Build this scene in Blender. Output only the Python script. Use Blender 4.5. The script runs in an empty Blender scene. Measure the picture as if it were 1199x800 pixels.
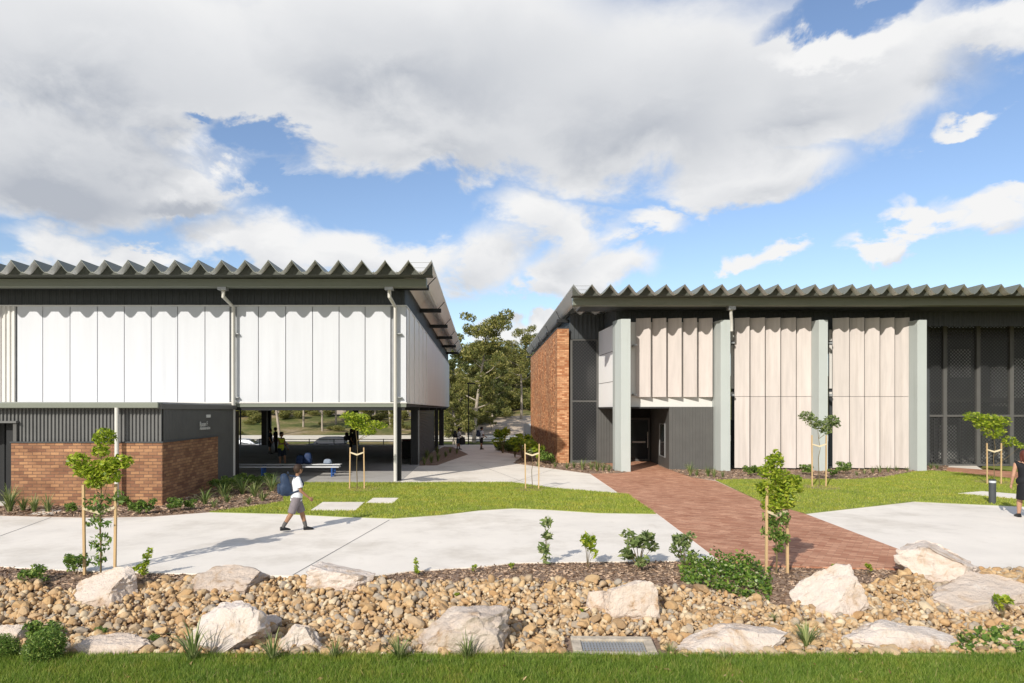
import bpy, bmesh, math, random
import numpy as np
from mathutils import Vector, Matrix, Euler
random.seed(7); rng = np.random.default_rng(7)
R = math.radians; PI = math.pi
sc = bpy.context.scene
COL = sc.collection

# ---------------------------------------------------------------- survey of the site (photo 1199x800, 24 mm lens, level camera)
CX, CY, F, EYE = 565.0, 480.0, 800.0, 2.6
def sstep(t):
    t = max(0.0, min(1.0, t)); return t * t * (3 - 2 * t)
def tz(x, y):
    if y < 20:
        return -0.4 * (1 - sstep((y - 8.75) / 2.15))
    if y < 50.5: return 0.0
    if y < 62: return -1.9 * sstep((y - 50.5) / 11.5)
    if y < 88: return -1.9
    z = -1.9 + .9 * sstep((y - 88) / 12)
    if y > 100: z += min(y - 100, 130) * 0.115 + 0.5 * math.sin(x * .11) * min(1, (y - 100) / 30)
    return z
def W(px, py, D): return Vector(((px - CX) / F * D, D, EYE + (CY - py) / F * D))
def X(px, D): return (px - CX) / F * D
def Z(py, D): return EYE + (CY - py) / F * D
def G(px, py, D0=None):
    z = 0.0; D = 10
    for _ in range(60):
        D = (EYE - z) * F / (py - CY)
        z = 0.7 * z + 0.3 * tz((px - CX) / F * D, min(D, 53))
    return Vector(((px - CX) / F * D, D, z))
def G2(px, py):
    g = G(px, py); return (g.x, g.y)

# ---------------------------------------------------------------- materials
MATS = {}
def nodes_of(m):
    m.use_nodes = True
    return m.node_tree.nodes, m.node_tree.links
def ramp(nt, stops):
    r = nt.new('ShaderNodeValToRGB'); cr = r.color_ramp
    while len(cr.elements) < len(stops): cr.elements.new(0.5)
    for e, (p, c) in zip(cr.elements, stops):
        e.position = p; e.color = (c[0], c[1], c[2], 1)
    return r
def mat(name, col, rough=0.6, var=0.12, scale=3.0, bump=0.0, bscale=40.0, metal=0.0, island=False, col2=None, stretch=None, spec=0.3):
    if name in MATS: return MATS[name]
    m = bpy.data.materials.new(name); N, L = nodes_of(m); b = N['Principled BSDF']
    tc = N.new('ShaderNodeTexCoord'); vec = tc.outputs['Object']
    if stretch:
        mp = N.new('ShaderNodeMapping'); mp.inputs['Scale'].default_value = stretch
        L.new(vec, mp.inputs['Vector']); vec = mp.outputs['Vector']
    nz = N.new('ShaderNodeTexNoise'); nz.inputs['Scale'].default_value = scale; nz.inputs['Detail'].default_value = 8; nz.inputs['Roughness'].default_value = .62
    L.new(vec, nz.inputs['Vector'])
    c = Vector(col); c2 = Vector(col2) if col2 else None
    if c2 is None: lo, hi = c * (1 - var), c * (1 + var)
    else: lo, hi = c, c2
    rp = ramp(N, [(0.3, lo), (0.7, hi)])
    if island:
        ge = N.new('ShaderNodeNewGeometry'); mx = N.new('ShaderNodeMath'); mx.operation = 'MULTIPLY_ADD'
        mx.inputs[1].default_value = 0.8; L.new(ge.outputs['Random Per Island'], mx.inputs[0])
        m3 = N.new('ShaderNodeMath'); m3.operation = 'MULTIPLY'; m3.inputs[1].default_value = .2
        L.new(nz.outputs['Fac'], m3.inputs[0]); L.new(m3.outputs[0], mx.inputs[2]); L.new(mx.outputs[0], rp.inputs[0])
    else: L.new(nz.outputs['Fac'], rp.inputs[0])
    L.new(rp.outputs[0], b.inputs['Base Color'])
    b.inputs['Roughness'].default_value = rough; b.inputs['Metallic'].default_value = metal
    b.inputs['Specular IOR Level'].default_value = spec
    if bump:
        n2 = N.new('ShaderNodeTexNoise'); n2.inputs['Scale'].default_value = bscale; n2.inputs['Detail'].default_value = 6
        L.new(vec, n2.inputs['Vector']); bp = N.new('ShaderNodeBump'); bp.inputs['Strength'].default_value = bump; bp.inputs['Distance'].default_value = .03
        L.new(n2.outputs['Fac'], bp.inputs['Height']); L.new(bp.outputs[0], b.inputs['Normal'])
    MATS[name] = m; return m
def leaf_mat(name, stops, trans=0.3, rough=0.5, patch=0):
    m = bpy.data.materials.new(name); N, L = nodes_of(m); b = N['Principled BSDF']; out = N['Material Output']
    ge = N.new('ShaderNodeNewGeometry'); rp = ramp(N, stops); L.new(ge.outputs['Random Per Island'], rp.inputs[0])
    colr = rp.outputs[0]
    if patch:
        tc = N.new('ShaderNodeTexCoord'); nz = N.new('ShaderNodeTexNoise'); nz.inputs['Scale'].default_value = patch; nz.inputs['Detail'].default_value = 5; nz.inputs['Roughness'].default_value = .65; L.new(tc.outputs['Object'], nz.inputs['Vector'])
        r2 = ramp(N, [(.28, (.68, .78, .7)), (.46, (1, 1, 1)), (.6, (1.12, 1.02, .95)), (.74, (1.55, 1.12, 1.35))]); L.new(nz.outputs['Fac'], r2.inputs[0])
        mm = N.new('ShaderNodeMix'); mm.data_type = 'RGBA'; mm.blend_type = 'MULTIPLY'; mm.inputs[0].default_value = 1; L.new(colr, mm.inputs['A']); L.new(r2.outputs[0], mm.inputs['B']); colr = mm.outputs['Result']
    L.new(colr, b.inputs['Base Color']); b.inputs['Roughness'].default_value = rough; b.inputs['Specular IOR Level'].default_value = .35
    t = N.new('ShaderNodeBsdfTranslucent'); L.new(colr, t.inputs['Color'])
    mx = N.new('ShaderNodeMixShader'); mx.inputs[0].default_value = trans
    L.new(b.outputs[0], mx.inputs[1]); L.new(t.outputs[0], mx.inputs[2]); L.new(mx.outputs[0], out.inputs['Surface'])
    return m
def brick_mat(name, c1, c2, mortar, bw=0.24, bh=0.086, dark=None, flat=False, mort=0.008):
    m = bpy.data.materials.new(name); N, L = nodes_of(m); b = N['Principled BSDF']
    tc = N.new('ShaderNodeTexCoord'); sp = N.new('ShaderNodeSeparateXYZ'); cb = N.new('ShaderNodeCombineXYZ')
    L.new(tc.outputs['Object'], sp.inputs[0])
    if flat:
        rot = N.new('ShaderNodeMapping'); rot.inputs['Rotation'].default_value = (0, 0, R(33))
        L.new(tc.outputs['Object'], rot.inputs['Vector']); vec = rot.outputs['Vector']
    else:
        ad = N.new('ShaderNodeMath'); L.new(sp.outputs[0], ad.inputs[0]); L.new(sp.outputs[1], ad.inputs[1])
        L.new(ad.outputs[0], cb.inputs[0]); L.new(sp.outputs[2], cb.inputs[1]); vec = cb.outputs[0]
    br = N.new('ShaderNodeTexBrick'); L.new(vec, br.inputs['Vector'])
    br.inputs['Scale'].default_value = 1; br.inputs['Brick Width'].default_value = bw; br.inputs['Row Height'].default_value = bh
    br.inputs['Mortar Size'].default_value = mort; br.inputs['Mortar Smooth'].default_value = .1; br.inputs['Bias'].default_value = -0.1
    br.inputs['Color1'].default_value = (*c1, 1); br.inputs['Color2'].default_value = (*c2, 1); br.inputs['Mortar'].default_value = (*mortar, 1)
    # second, per-brick variation: white noise on the brick's cell
    nz = N.new('ShaderNodeTexNoise'); nz.inputs['Scale'].default_value = 1.1; nz.inputs['Detail'].default_value = 7; nz.inputs['Roughness'].default_value = .7
    mp = N.new('ShaderNodeMapping'); mp.inputs['Scale'].default_value = (1.0, 2.6, 1); L.new(vec, mp.inputs['Vector']); L.new(mp.outputs[0], nz.inputs['Vector'])
    mx = N.new('ShaderNodeMix'); mx.data_type = 'RGBA'; mx.blend_type = 'MULTIPLY'; mx.inputs[0].default_value = .75
    rp = ramp(N, [(0.3, dark or (.62, .55, .5)), (0.68, (1.1, 1.1, 1.08))]); L.new(nz.outputs['Fac'], rp.inputs[0])
    L.new(br.outputs['Color'], mx.inputs['A']); L.new(rp.outputs[0], mx.inputs['B']); L.new(mx.outputs['Result'], b.inputs['Base Color'])
    bp = N.new('ShaderNodeBump'); bp.inputs['Strength'].default_value = .7; bp.inputs['Distance'].default_value = .01; bp.invert = True
    L.new(br.outputs['Fac'], bp.inputs['Height']); L.new(bp.outputs[0], b.inputs['Normal']); b.inputs['Roughness'].default_value = .85
    b.inputs['Specular IOR Level'].default_value = .2
    MATS[name] = m; return m
def mesh_mat(name, col, pitch, hole=0.34):
    """perforated sheet: round holes on a staggered grid, really open"""
    m = bpy.data.materials.new(name); N, L = nodes_of(m); b = N['Principled BSDF']; out = N['Material Output']
    tc = N.new('ShaderNodeTexCoord'); sp = N.new('ShaderNodeSeparateXYZ'); L.new(tc.outputs['Object'], sp.inputs[0])
    def M(op, a, bb=None):
        n = N.new('ShaderNodeMath'); n.operation = op
        for i, v in enumerate((a, bb)):
            if v is None: continue
            if isinstance(v, (int, float)): n.inputs[i].default_value = v
            else: L.new(v, n.inputs[i])
        return n.outputs[0]
    h_ = M('ADD', sp.outputs[0], sp.outputs[1]); u = M('MULTIPLY', M('ADD', h_, sp.outputs[2]), 2 * PI / pitch); v = M('MULTIPLY', M('SUBTRACT', h_, sp.outputs[2]), 2 * PI / pitch)
    s = M('ADD', M('SINE', u), M('SINE', v)); g = M('GREATER_THAN', s, hole)
    tr = N.new('ShaderNodeBsdfTransparent'); mx = N.new('ShaderNodeMixShader')
    L.new(g, mx.inputs[0]); L.new(b.outputs[0], mx.inputs[1]); L.new(tr.outputs[0], mx.inputs[2]); L.new(mx.outputs[0], out.inputs['Surface'])
    b.inputs['Base Color'].default_value = (*col, 1); b.inputs['Roughness'].default_value = .5
    MATS[name] = m; return m

M_conc = mat('concrete', (.82, .755, .665), .85, .07, .7, .10, 60)
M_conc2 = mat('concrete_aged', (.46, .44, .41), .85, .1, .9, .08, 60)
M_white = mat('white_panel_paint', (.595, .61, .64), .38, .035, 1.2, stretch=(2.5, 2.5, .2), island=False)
M_offw = mat('off_white_paint', (.66, .645, .61), .5, .03, .6)
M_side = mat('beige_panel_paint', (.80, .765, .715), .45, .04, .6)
M_fin = mat('pale_pink_cement_board', (.555, .50, .465), .7, .10, 1.6, stretch=(3, 3, .3))
M_green = mat('pale_sage_paint', (.455, .49, .47), .5, .03, .8)
M_char = mat('charcoal_steel', (.060, .066, .070), .5, .1, 2)
M_char2 = mat('warm_charcoal_steel', (.105, .103, .097), .5, .08, 2)
M_corr = mat('grey_corrugated_steel', (.15, .15, .145), .45, .08, 2)
M_black = mat('black_steel', (.018, .019, .02), .5, .1, 3)
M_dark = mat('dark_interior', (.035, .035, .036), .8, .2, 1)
M_gut = mat('olive_grey_gutter', (.20, .215, .175), .45, .04, 1)
M_roof_shaded = mat('zinc_underside_shaded', (.205, .215, .175), .42, .07, 2.5, metal=.25, stretch=(1, .2, 1))  # zinc underside, its shade put into a darker olive colour
M_pipe = mat('light_grey_pipe', (.60, .58, .53), .45, .05, 2)
M_galv = mat('galvanised_steel', (.35, .36, .36), .4, .1, 6, metal=.4)
M_glass = mat('dark_glass', (.02, .025, .028), .06, .05, 1, spec=.8)
M_brickL = brick_mat('brown_tan_brick', (.27, .135, .08), (.52, .29, .15), (.20, .125, .085), dark=(.42, .36, .36))
M_brickR = brick_mat('orange_brick', (.40, .165, .075), (.74, .43, .235), (.36, .20, .115), dark=(.66, .6, .55))
M_paver = brick_mat('red_clay_paver', (.46, .215, .13), (.68, .385, .25), (.40, .23, .155), bw=.23, bh=.115, dark=(.66, .6, .58), flat=True, mort=.004)
M_mulch = mat('bark_mulch', (.17, .11, .078), .95, scale=22, col2=(.42, .30, .22), bump=.8, bscale=70)
M_chip = mat('mulch_chip', (.15, .09, .055), .95, scale=5, col2=(.52, .37, .255), island=True)
M_lawn = mat('lawn_soil', (.16, .20, .035), .95, scale=1.6, col2=(.31, .34, .085), bump=.6, bscale=60)
M_grass = leaf_mat('grass_blade', [(0, (.22, .29, .03)), (.55, (.41, .48, .065)), (.93, (.52, .55, .12)), (1, (.58, .50, .24))], .4, patch=1.1)
M_grassf = leaf_mat('lush_grass_blade', [(0, (.10, .18, .02)), (.6, (.235, .35, .048)), (.94, (.37, .46, .09)), (1, (.55, .44, .21))], .45, patch=2.2)
M_cob = mat('river_cobble', (.22, .185, .15), .85, scale=14, col2=(.66, .47, .27), bump=.35, bscale=30, island=True, spec=.15)
_r = [n for n in M_cob.node_tree.nodes if n.type == 'VALTORGB'][0].color_ramp
while len(_r.elements) < 8: _r.elements.new(.5)
for e_, (p_, c_) in zip(_r.elements, [(0, (.17, .13, .095)), (.16, (.38, .25, .135)), (.32, (.53, .35, .175)), (.45, (.34, .30, .25)), (.58, (.56, .39, .21)), (.70, (.44, .265, .125)), (.84, (.56, .45, .30)), (1, (.70, .59, .43))]): e_.position = p_; e_.color = (*c_, 1)
M_wood = mat('raw_timber_stake', (.52, .36, .19), .8, .15, 8, stretch=(1, 1, .15))
M_tie = mat('cream_webbing', (.66, .56, .38), .8, .08, 20)
M_bark = mat('grey_bark', (.20, .16, .12), .9, .25, 10, .5, 30)
M_gum = mat('pale_gum_bark', (.34, .29, .23), .8, .3, 1.4, .2, 8)
def tone(m, amt, stain=None):
    # small tone change from object to object and, if asked, large soft stains
    N, L = m.node_tree.nodes, m.node_tree.links; b = N['Principled BSDF']; src = b.inputs['Base Color'].links[0].from_socket
    def mul(a, c):
        x = N.new('ShaderNodeMix'); x.data_type = 'RGBA'; x.blend_type = 'MULTIPLY'; x.inputs[0].default_value = 1; L.new(a, x.inputs['A']); L.new(c, x.inputs['B']); return x.outputs['Result']
    if amt:
        oi = N.new('ShaderNodeObjectInfo'); r = ramp(N, [(0, (1 - amt,) * 3), (1, (1 + amt,) * 3)]); L.new(oi.outputs['Random'], r.inputs[0]); src = mul(src, r.outputs[0])
    for sc_, lo, mid, strg in stain or ():
        tc = N.new('ShaderNodeTexCoord'); mp = N.new('ShaderNodeMapping'); mp.inputs['Scale'].default_value = strg; L.new(tc.outputs['Object'], mp.inputs[0])
        nz = N.new('ShaderNodeTexNoise'); nz.inputs['Scale'].default_value = sc_; nz.inputs['Detail'].default_value = 8; nz.inputs['Roughness'].default_value = .7; L.new(mp.outputs[0], nz.inputs['Vector'])
        r = ramp(N, [(mid - .16, lo), (mid, (1, 1, 1))]); L.new(nz.outputs['Fac'], r.inputs[0]); src = mul(src, r.outputs[0])
    L.new(src, b.inputs['Base Color'])
tone(M_conc, 0, [(.35, (.86, .845, .82), .50, (1, 1, 1)), (2.2, (.90, .885, .86), .42, (1, .5, 1)), (9, (.87, .85, .83), .33, (1, 1, 1))])
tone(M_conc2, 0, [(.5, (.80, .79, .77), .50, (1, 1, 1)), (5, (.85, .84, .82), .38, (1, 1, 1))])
tone(M_white, .022, [(1.4, (.955, .955, .96), .46, (3, 3, .12))])
tone(M_fin, .045, [(1.2, (.90, .885, .865), .45, (4, 4, .15))])
tone(M_green, .02, [(1.1, (.92, .92, .90), .46, (4, 4, .2))])
tone(M_gut, .0, [(1.0, (.85, .85, .85), .48, (.4, 1, 3))])
tone(M_paver, 0, [(.6, (.84, .81, .79), .5, (1, 1, 1)), (4, (.84, .8, .78), .40, (1, 1, 1))])
M_hill = None

# ---------------------------------------------------------------- mesh helpers
class MB:
    def __init__(s): s.v = []; s.f = []
    def add(s, vs, fs):
        o = len(s.v); s.v.extend([tuple(p) for p in vs]); s.f.extend([tuple(i + o for i in q) for q in fs]); return s
    def box(s, x0, x1, y0, y1, z0, z1):
        return s.add([(x0, y0, z0), (x1, y0, z0), (x1, y1, z0), (x0, y1, z0), (x0, y0, z1), (x1, y0, z1), (x1, y1, z1), (x0, y1, z1)],
                     [(0, 3, 2, 1), (4, 5, 6, 7), (0, 1, 5, 4), (1, 2, 6, 5), (2, 3, 7, 6), (3, 0, 4, 7)])
    def wall(s, p0, p1, z0, z1, t):
        d = Vector((p1[0] - p0[0], p1[1] - p0[1])).normalized(); n = Vector((-d.y, d.x)) * t
        q = [p0, p1, (p1[0] + n.x, p1[1] + n.y), (p0[0] + n.x, p0[1] + n.y)]
        return s.prism(q, z0, z1)
    def prism(s, poly, z0, z1):
        n = len(poly)
        return s.add([(p[0], p[1], z0) for p in poly] + [(p[0], p[1], z1) for p in poly],
                     [tuple(range(n))[::-1], tuple(range(n, 2 * n))] + [(i, (i + 1) % n, (i + 1) % n + n, i + n) for i in range(n)])
    def tube(s, pts, rad, n=8, cap=True):
        pts = [Vector(p) for p in pts]; k = len(pts)
        if isinstance(rad, (int, float)): rad = [rad] * k
        vs, fs = [], []; ref = None
        for i, p in enumerate(pts):
            t = (pts[min(i + 1, k - 1)] - pts[max(i - 1, 0)]).normalized()
            if ref is None: ref = Vector((1, 0, 0)) if abs(t.x) < .8 else Vector((0, 1, 0))
            a = (ref - t * ref.dot(t)).normalized(); ref = a; b = t.cross(a)
            for j in range(n):
                an = 2 * PI * j / n; vs.append(p + (a * math.cos(an) + b * math.sin(an)) * rad[i])
        for i in range(k - 1):
            for j in range(n): fs.append((i * n + j, i * n + (j + 1) % n, (i + 1) * n + (j + 1) % n, (i + 1) * n + j))
        if cap: fs += [tuple(range(n))[::-1], tuple(range((k - 1) * n, k * n))]
        return s.add(vs, fs)
    def ell(s, c, r, nu=16, nv=10, rot=None):
        vs, fs = [], []; c = Vector(c)
        for i in range(nv + 1):
            th = PI * i / nv
            for j in range(nu):
                ph = 2 * PI * j / nu
                v = Vector((r[0] * math.sin(th) * math.cos(ph), r[1] * math.sin(th) * math.sin(ph), r[2] * math.cos(th)))
                if rot: v = rot @ v
                vs.append(c + v)
        for i in range(nv):
            for j in range(nu): fs.append((i * nu + j, (i + 1) * nu + j, (i + 1) * nu + (j + 1) % nu, i * nu + (j + 1) % nu))
        return s.add(vs, fs)
    def sell(s, c, r, ex=.45, nu=28, nv=18, rot=None, taper=0.0):
        sg = lambda v: math.copysign(abs(v) ** ex, v); vs, fs = [], []; c = Vector(c)
        for i in range(nv + 1):
            th = PI * i / nv
            for j in range(nu):
                ph = 2 * PI * j / nu; z = sg(math.cos(th)); k = 1 - taper * (z + 1) / 2
                v = Vector((r[0] * k * sg(math.sin(th)) * sg(math.cos(ph)), r[1] * k * sg(math.sin(th)) * sg(math.sin(ph)), r[2] * z))
                if rot: v = rot @ v
                vs.append(c + v)
        for i in range(nv):
            for j in range(nu): fs.append((i * nu + j, (i + 1) * nu + j, (i + 1) * nu + (j + 1) % nu, i * nu + (j + 1) % nu))
        return s.add(vs, fs)
    def capsule(s, p, q, r0, r1, n=10):
        p, q = Vector(p), Vector(q); d = (q - p).normalized()
        pts, rr = [], []
        for a in (0.15, .5, .87): pts.append(p - d * r0 * math.cos(a * PI / 2)); rr.append(r0 * math.sin(a * PI / 2))
        pts += [p, q]; rr += [r0, r1]
        for a in (.87, .5, .15): pts.append(q + d * r1 * math.cos(a * PI / 2)); rr.append(r1 * math.sin(a * PI / 2))
        return s.tube(pts, rr, n)
    def rib(s, p0, p1, z0, z1, period, depth):
        a, b = Vector(p0[:2]), Vector(p1[:2]); L_ = (b - a).length; d = (b - a) / L_; o = Vector((d.y, -d.x))
        n = max(1, round(L_ / period)); p = L_ / n; pl = []
        for i in range(n):
            for u, h in ((0, 0), (.42, 0), (.52, 1), (.90, 1)): pl.append(a + d * (i + u) * p + o * h * depth)
        pl.append(b)
        vs = [(q.x, q.y, z0) for q in pl] + [(q.x, q.y, z1) for q in pl]; k = len(pl)
        return s.add(vs, [(i, i + 1, i + 1 + k, i + k) for i in range(k - 1)])
    def mesh(s, name, origin=(0, 0, 0)):
        me = bpy.data.meshes.new(name); o = Vector(origin)
        me.from_pydata([(p[0] - o.x, p[1] - o.y, p[2] - o.z) for p in s.v], [], s.f); me.update(); return me
    def build(s, name, m, parent=None, smooth=False, local=False, bevel=0):
        org = (0, 0, 0)
        if parent is not None and not local: org = abs_loc(parent)
        me = s.mesh(name, org)
        bm = bmesh.new(); bm.from_mesh(me); bmesh.ops.recalc_face_normals(bm, faces=bm.faces)
        if smooth:
            for e in bm.edges: e.smooth = e.calc_face_angle(0) < R(50)
        bm.to_mesh(me); bm.free()
        o = link(name, me, m, parent, smooth)
        if bevel:
            bv = o.modifiers.new('Bevel', 'BEVEL'); bv.width = bevel; bv.segments = 2; bv.limit_method = 'ANGLE'
        return o
def abs_loc(o):
    v = Vector(o.location)
    while o.parent: o = o.parent; v = v + Vector(o.location)
    return v
def link(name, me, m, parent=None, smooth=False):
    o = bpy.data.objects.new(name, me); COL.objects.link(o)
    if m: me.materials.append(m)
    if parent: o.parent = parent
    if smooth:
        me.polygons.foreach_set('use_smooth', [True] * len(me.polygons))
    return o
def tag(o, label=None, cat=None, group=None, kind=None):
    if label: o['label'] = label
    if cat: o['category'] = cat
    if group: o['group'] = group
    if kind: o['kind'] = kind
    return o
def thing(name, label, cat, loc=(0, 0, 0), rz=0, group=None):
    o = bpy.data.objects.new(name, None); COL.objects.link(o); o.location = loc; o.rotation_euler = (0, 0, rz); o.empty_display_size = .2
    return tag(o, label, cat, group)
def dup(root, loc, rz=0, scale=1, label=None, group=None):
    r = root.copy(); COL.objects.link(r); r.location = loc; r.rotation_euler = (0, 0, rz)
    r.scale = (scale,) * 3 if isinstance(scale, (int, float)) else scale
    if label: r['label'] = label
    if group: r['group'] = group
    for ch in list(root.children):
        c = ch.copy(); COL.objects.link(c); c.parent = r
        for g in list(ch.children):
            d = g.copy(); COL.objects.link(d); d.parent = c
    return r
def struct(o): o['kind'] = 'structure'; return o

def inpoly(xs, ys, poly):
    c = np.zeros(len(xs), bool); n = len(poly)
    for i in range(n):
        x0, y0 = poly[i]; x1, y1 = poly[(i + 1) % n]
        if y0 == y1: continue
        k = ((y0 > ys) != (y1 > ys)) & (xs < (x1 - x0) * (ys - y0) / (y1 - y0) + x0); c ^= k
    return c
def scatter(poly, n):
    p = np.array(poly); lo, hi = p.min(0), p.max(0); out = []
    tot = 0
    while tot < n:
        q = rng.uniform(lo, hi, (n * 2, 2)); q = q[inpoly(q[:, 0], q[:, 1], poly)]; out.append(q); tot += len(q)
        if not len(q): break
    return np.concatenate(out)[:n]
def sheet(name, poly, z, m, depth=0.1, kind='structure'):
    bm = bmesh.new(); vs = [bm.verts.new((p[0], p[1], z)) for p in poly]; f = bm.faces.new(vs)
    r = bmesh.ops.extrude_face_region(bm, geom=[f]); bmesh.ops.translate(bm, verts=[e for e in r['geom'] if isinstance(e, bmesh.types.BMVert)], vec=(0, 0, -depth))
    bmesh.ops.triangulate(bm, faces=bm.faces); bmesh.ops.recalc_face_normals(bm, faces=bm.faces)
    me = bpy.data.meshes.new(name); bm.to_mesh(me); bm.free()
    o = link(name, me, m); o['kind'] = kind; return o
def np_mesh(name, verts, faces, m, parent=None, smooth=False):
    me = bpy.data.meshes.new(name); nv = len(verts); faces = np.asarray(faces); nf, k = faces.shape
    me.vertices.add(nv); me.vertices.foreach_set('co', np.asarray(verts, np.float32).ravel())
    me.loops.add(nf * k); me.loops.foreach_set('vertex_index', faces.astype(np.int32).ravel())
    me.polygons.add(nf); me.polygons.foreach_set('loop_start', np.arange(0, nf * k, k, dtype=np.int32)); me.polygons.foreach_set('loop_total', np.full(nf, k, np.int32))
    me.update(calc_edges=True); me.validate()
    return link(name, me, m, parent, smooth)

# leaves: diamond blades, centres C, length l, width w, droop 0..1 pulls them downward
def leaf_arrays(C, l, w, droop=0.0, up=0.0):
    n = len(C); d = rng.normal(size=(n, 3)); d[:, 2] = d[:, 2] * .6 - droop * 1.6 + up
    d /= np.linalg.norm(d, axis=1)[:, None]; a = rng.normal(size=(n, 3)); s = np.cross(d, a); s /= np.linalg.norm(s, axis=1)[:, None] + 1e-9
    nn = np.cross(d, s); L_ = (l * rng.uniform(.65, 1.25, n))[:, None]; W_ = (w * rng.uniform(.7, 1.2, n))[:, None]
    v = np.empty((n, 4, 3)); v[:, 0] = C - d * L_ * .5; v[:, 2] = C + d * L_ * .5
    mid = C + nn * L_ * .07; v[:, 1] = mid + s * W_ * .5; v[:, 3] = mid - s * W_ * .5
    return v.reshape(-1, 3), np.arange(n * 4).reshape(n, 4)
def clump_points(clumps, n):
    vol = np.array([c[3] * c[4] * c[5] for c in clumps]) ** .75; cnt = (vol / vol.sum() * n).astype(int) + 1; out = []
    for c, k in zip(clumps, cnt):
        u = rng.normal(size=(k, 3)); u /= np.linalg.norm(u, axis=1)[:, None]; r = rng.uniform(0.25, 1, k) ** .5
        out.append(np.array(c[:3]) + u * r[:, None] * np.array(c[3:6]))
    return np.concatenate(out)

# ================================================================ GROUND
def grid_sheet(name, xs, ys, m, dz=0, fn=tz):
    V = [(x, y, fn(x, y) + dz) for y in ys for x in xs]; nx = len(xs)
    Fc = [(j * nx + i, j * nx + i + 1, (j + 1) * nx + i + 1, (j + 1) * nx + i) for j in range(len(ys) - 1) for i in range(nx - 1)]
    o = np_mesh(name, V, Fc, m, smooth=True); o['kind'] = 'structure'; return o
# dry hillside ground: bare dirt, straw and green patches
mh = bpy.data.materials.new('dry_hillside'); N, L = nodes_of(mh); b = N['Principled BSDF']; tc = N.new('ShaderNodeTexCoord')
n1 = N.new('ShaderNodeTexNoise'); n1.inputs['Scale'].default_value = .13; n1.inputs['Detail'].default_value = 9; n1.inputs['Roughness'].default_value = .65
L.new(tc.outputs['Object'], n1.inputs['Vector'])
r1 = ramp(N, [(.34, (.06, .085, .025)), (.47, (.15, .16, .055)), (.57, (.27, .22, .11)), (.68, (.40, .32, .22))]); L.new(n1.outputs['Fac'], r1.inputs[0])
n2 = N.new('ShaderNodeTexNoise'); n2.inputs['Scale'].default_value = 2.5; n2.inputs['Detail'].default_value = 6; L.new(tc.outputs['Object'], n2.inputs['Vector'])
mx = N.new('ShaderNodeMix'); mx.data_type = 'RGBA'; mx.blend_type = 'MULTIPLY'; mx.inputs[0].default_value = .7
r2 = ramp(N, [(.3, (.55, .55, .5)), (.7, (1.15, 1.1, 1.05))]); L.new(n2.outputs['Fac'], r2.inputs[0]); L.new(r1.outputs[0], mx.inputs['A']); L.new(r2.outputs[0], mx.inputs['B'])
L.new(mx.outputs['Result'], b.inputs['Base Color']); b.inputs['Roughness'].default_value = .95; b.inputs['Specular IOR Level'].default_value = .1
xs = sorted(set([-3000, -1500, -700, -350, -200] + list(np.arange(-140, 141, 5.0)) + [200, 350, 700, 1500, 3000]))
ys = sorted(set([-3000, -800, -200, -60, -20, 0, 5] + list(np.arange(8, 12, .5)) + [14, 20, 30, 40] + list(np.arange(50.5, 110, 1.5)) + list(np.arange(110, 240, 6.0)) + [300, 500, 1000, 3000]))
grid_sheet('ground', xs, ys, mh, -0.06)
gx = np.arange(-13, 13.01, .2); gy = np.arange(8.0, 12.6, .1)
grid_sheet('garden_bed', gx, gy, M_mulch, 0.0)
struct_front = grid_sheet('front_lawn', np.arange(-13, 13.01, .25), np.concatenate([np.arange(2.0, 8.0, .4), np.arange(8.0, 8.29, .04)]), M_lawn, 0.02,
           lambda x, y: tz(x, y) + (0.03 * math.sin(x * 2.1) * math.sin(x * .7 + 1) if y > 8.1 else 0) + (.035 if y < 8.22 else -.05))

front = [(-140, 664), (0, 664.5), (70, 668.5), (130, 671), (230, 673.5), (340, 677), (440, 676), (480, 670), (560, 665), (600, 660.5), (700, 659), (842, 657.5), (900, 663), (1055, 667), (1080, 667.5), (1199, 668.5), (1340, 669)]
main_poly = [G2(*p) for p in front] + [(34, 50.5), (-40, 50.5), (-40, 24)]
sheet('concrete_path', main_poly, 0.02, M_conc, .12)
sheet('undercroft_floor', [(-30, 24.2), (-2.95, 24.2), (-2.95, 49.8), (-30, 49.8)], 0.026, M_conc2, .03)
jt = MB()
def joint(p, q, w=.007):
    a, c = Vector(G2(*p)), Vector(G2(*q)); d = (c - a).normalized(); n = Vector((-d.y, d.x)) * w
    jt.add([(a.x - n.x, a.y - n.y, .0245), (a.x + n.x, a.y + n.y, .0245), (c.x + n.x, c.y + n.y, .0245), (c.x - n.x, c.y - n.y, .0245)], [(0, 1, 2, 3)])
joint((456, 610), (343, 676)); joint((615, 566), (560, 545)); joint((60, 607), (-30, 640)); joint((655, 548), (600, 566)); joint((545, 538), (592, 538))
struct(jt.build('path_joint', mat('joint_dark', (.16, .15, .14), .9)))  # dark grey lines for the control joints
P_brick = [G2(*p) for p in [(691, 555.5), (727, 580), (770, 603), (842, 657.6), (900, 664.2), (1055, 668.2), (1062, 662), (1066, 650), (943, 603), (890, 588), (838, 564), (810, 560), (786, 551.5)]] + [(8.5, 34.6), (5.3, 34.6), (5.3, 31)]
sheet('brick_paving', P_brick, 0.027, M_paver, .05)
sheet('brick_side_path', [G2(*p) for p in [(1085, 549), (1107, 547.7), (1199, 554), (1300, 561), (1300, 571), (1199, 563), (1107, 553)]], .028, M_paver, .05)
P_lawn1 = [G2(*p) for p in [(245, 601), (290, 595.5), (332, 589), (331, 578), (343, 570), (358, 566.3), (475, 566.3), (540, 566), (600, 566), (650, 573), (735, 580), (768, 603), (700, 602), (640, 598), (600, 596.5), (560, 599), (520, 604), (460, 608.5), (400, 606.5), (330, 603)]]
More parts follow.
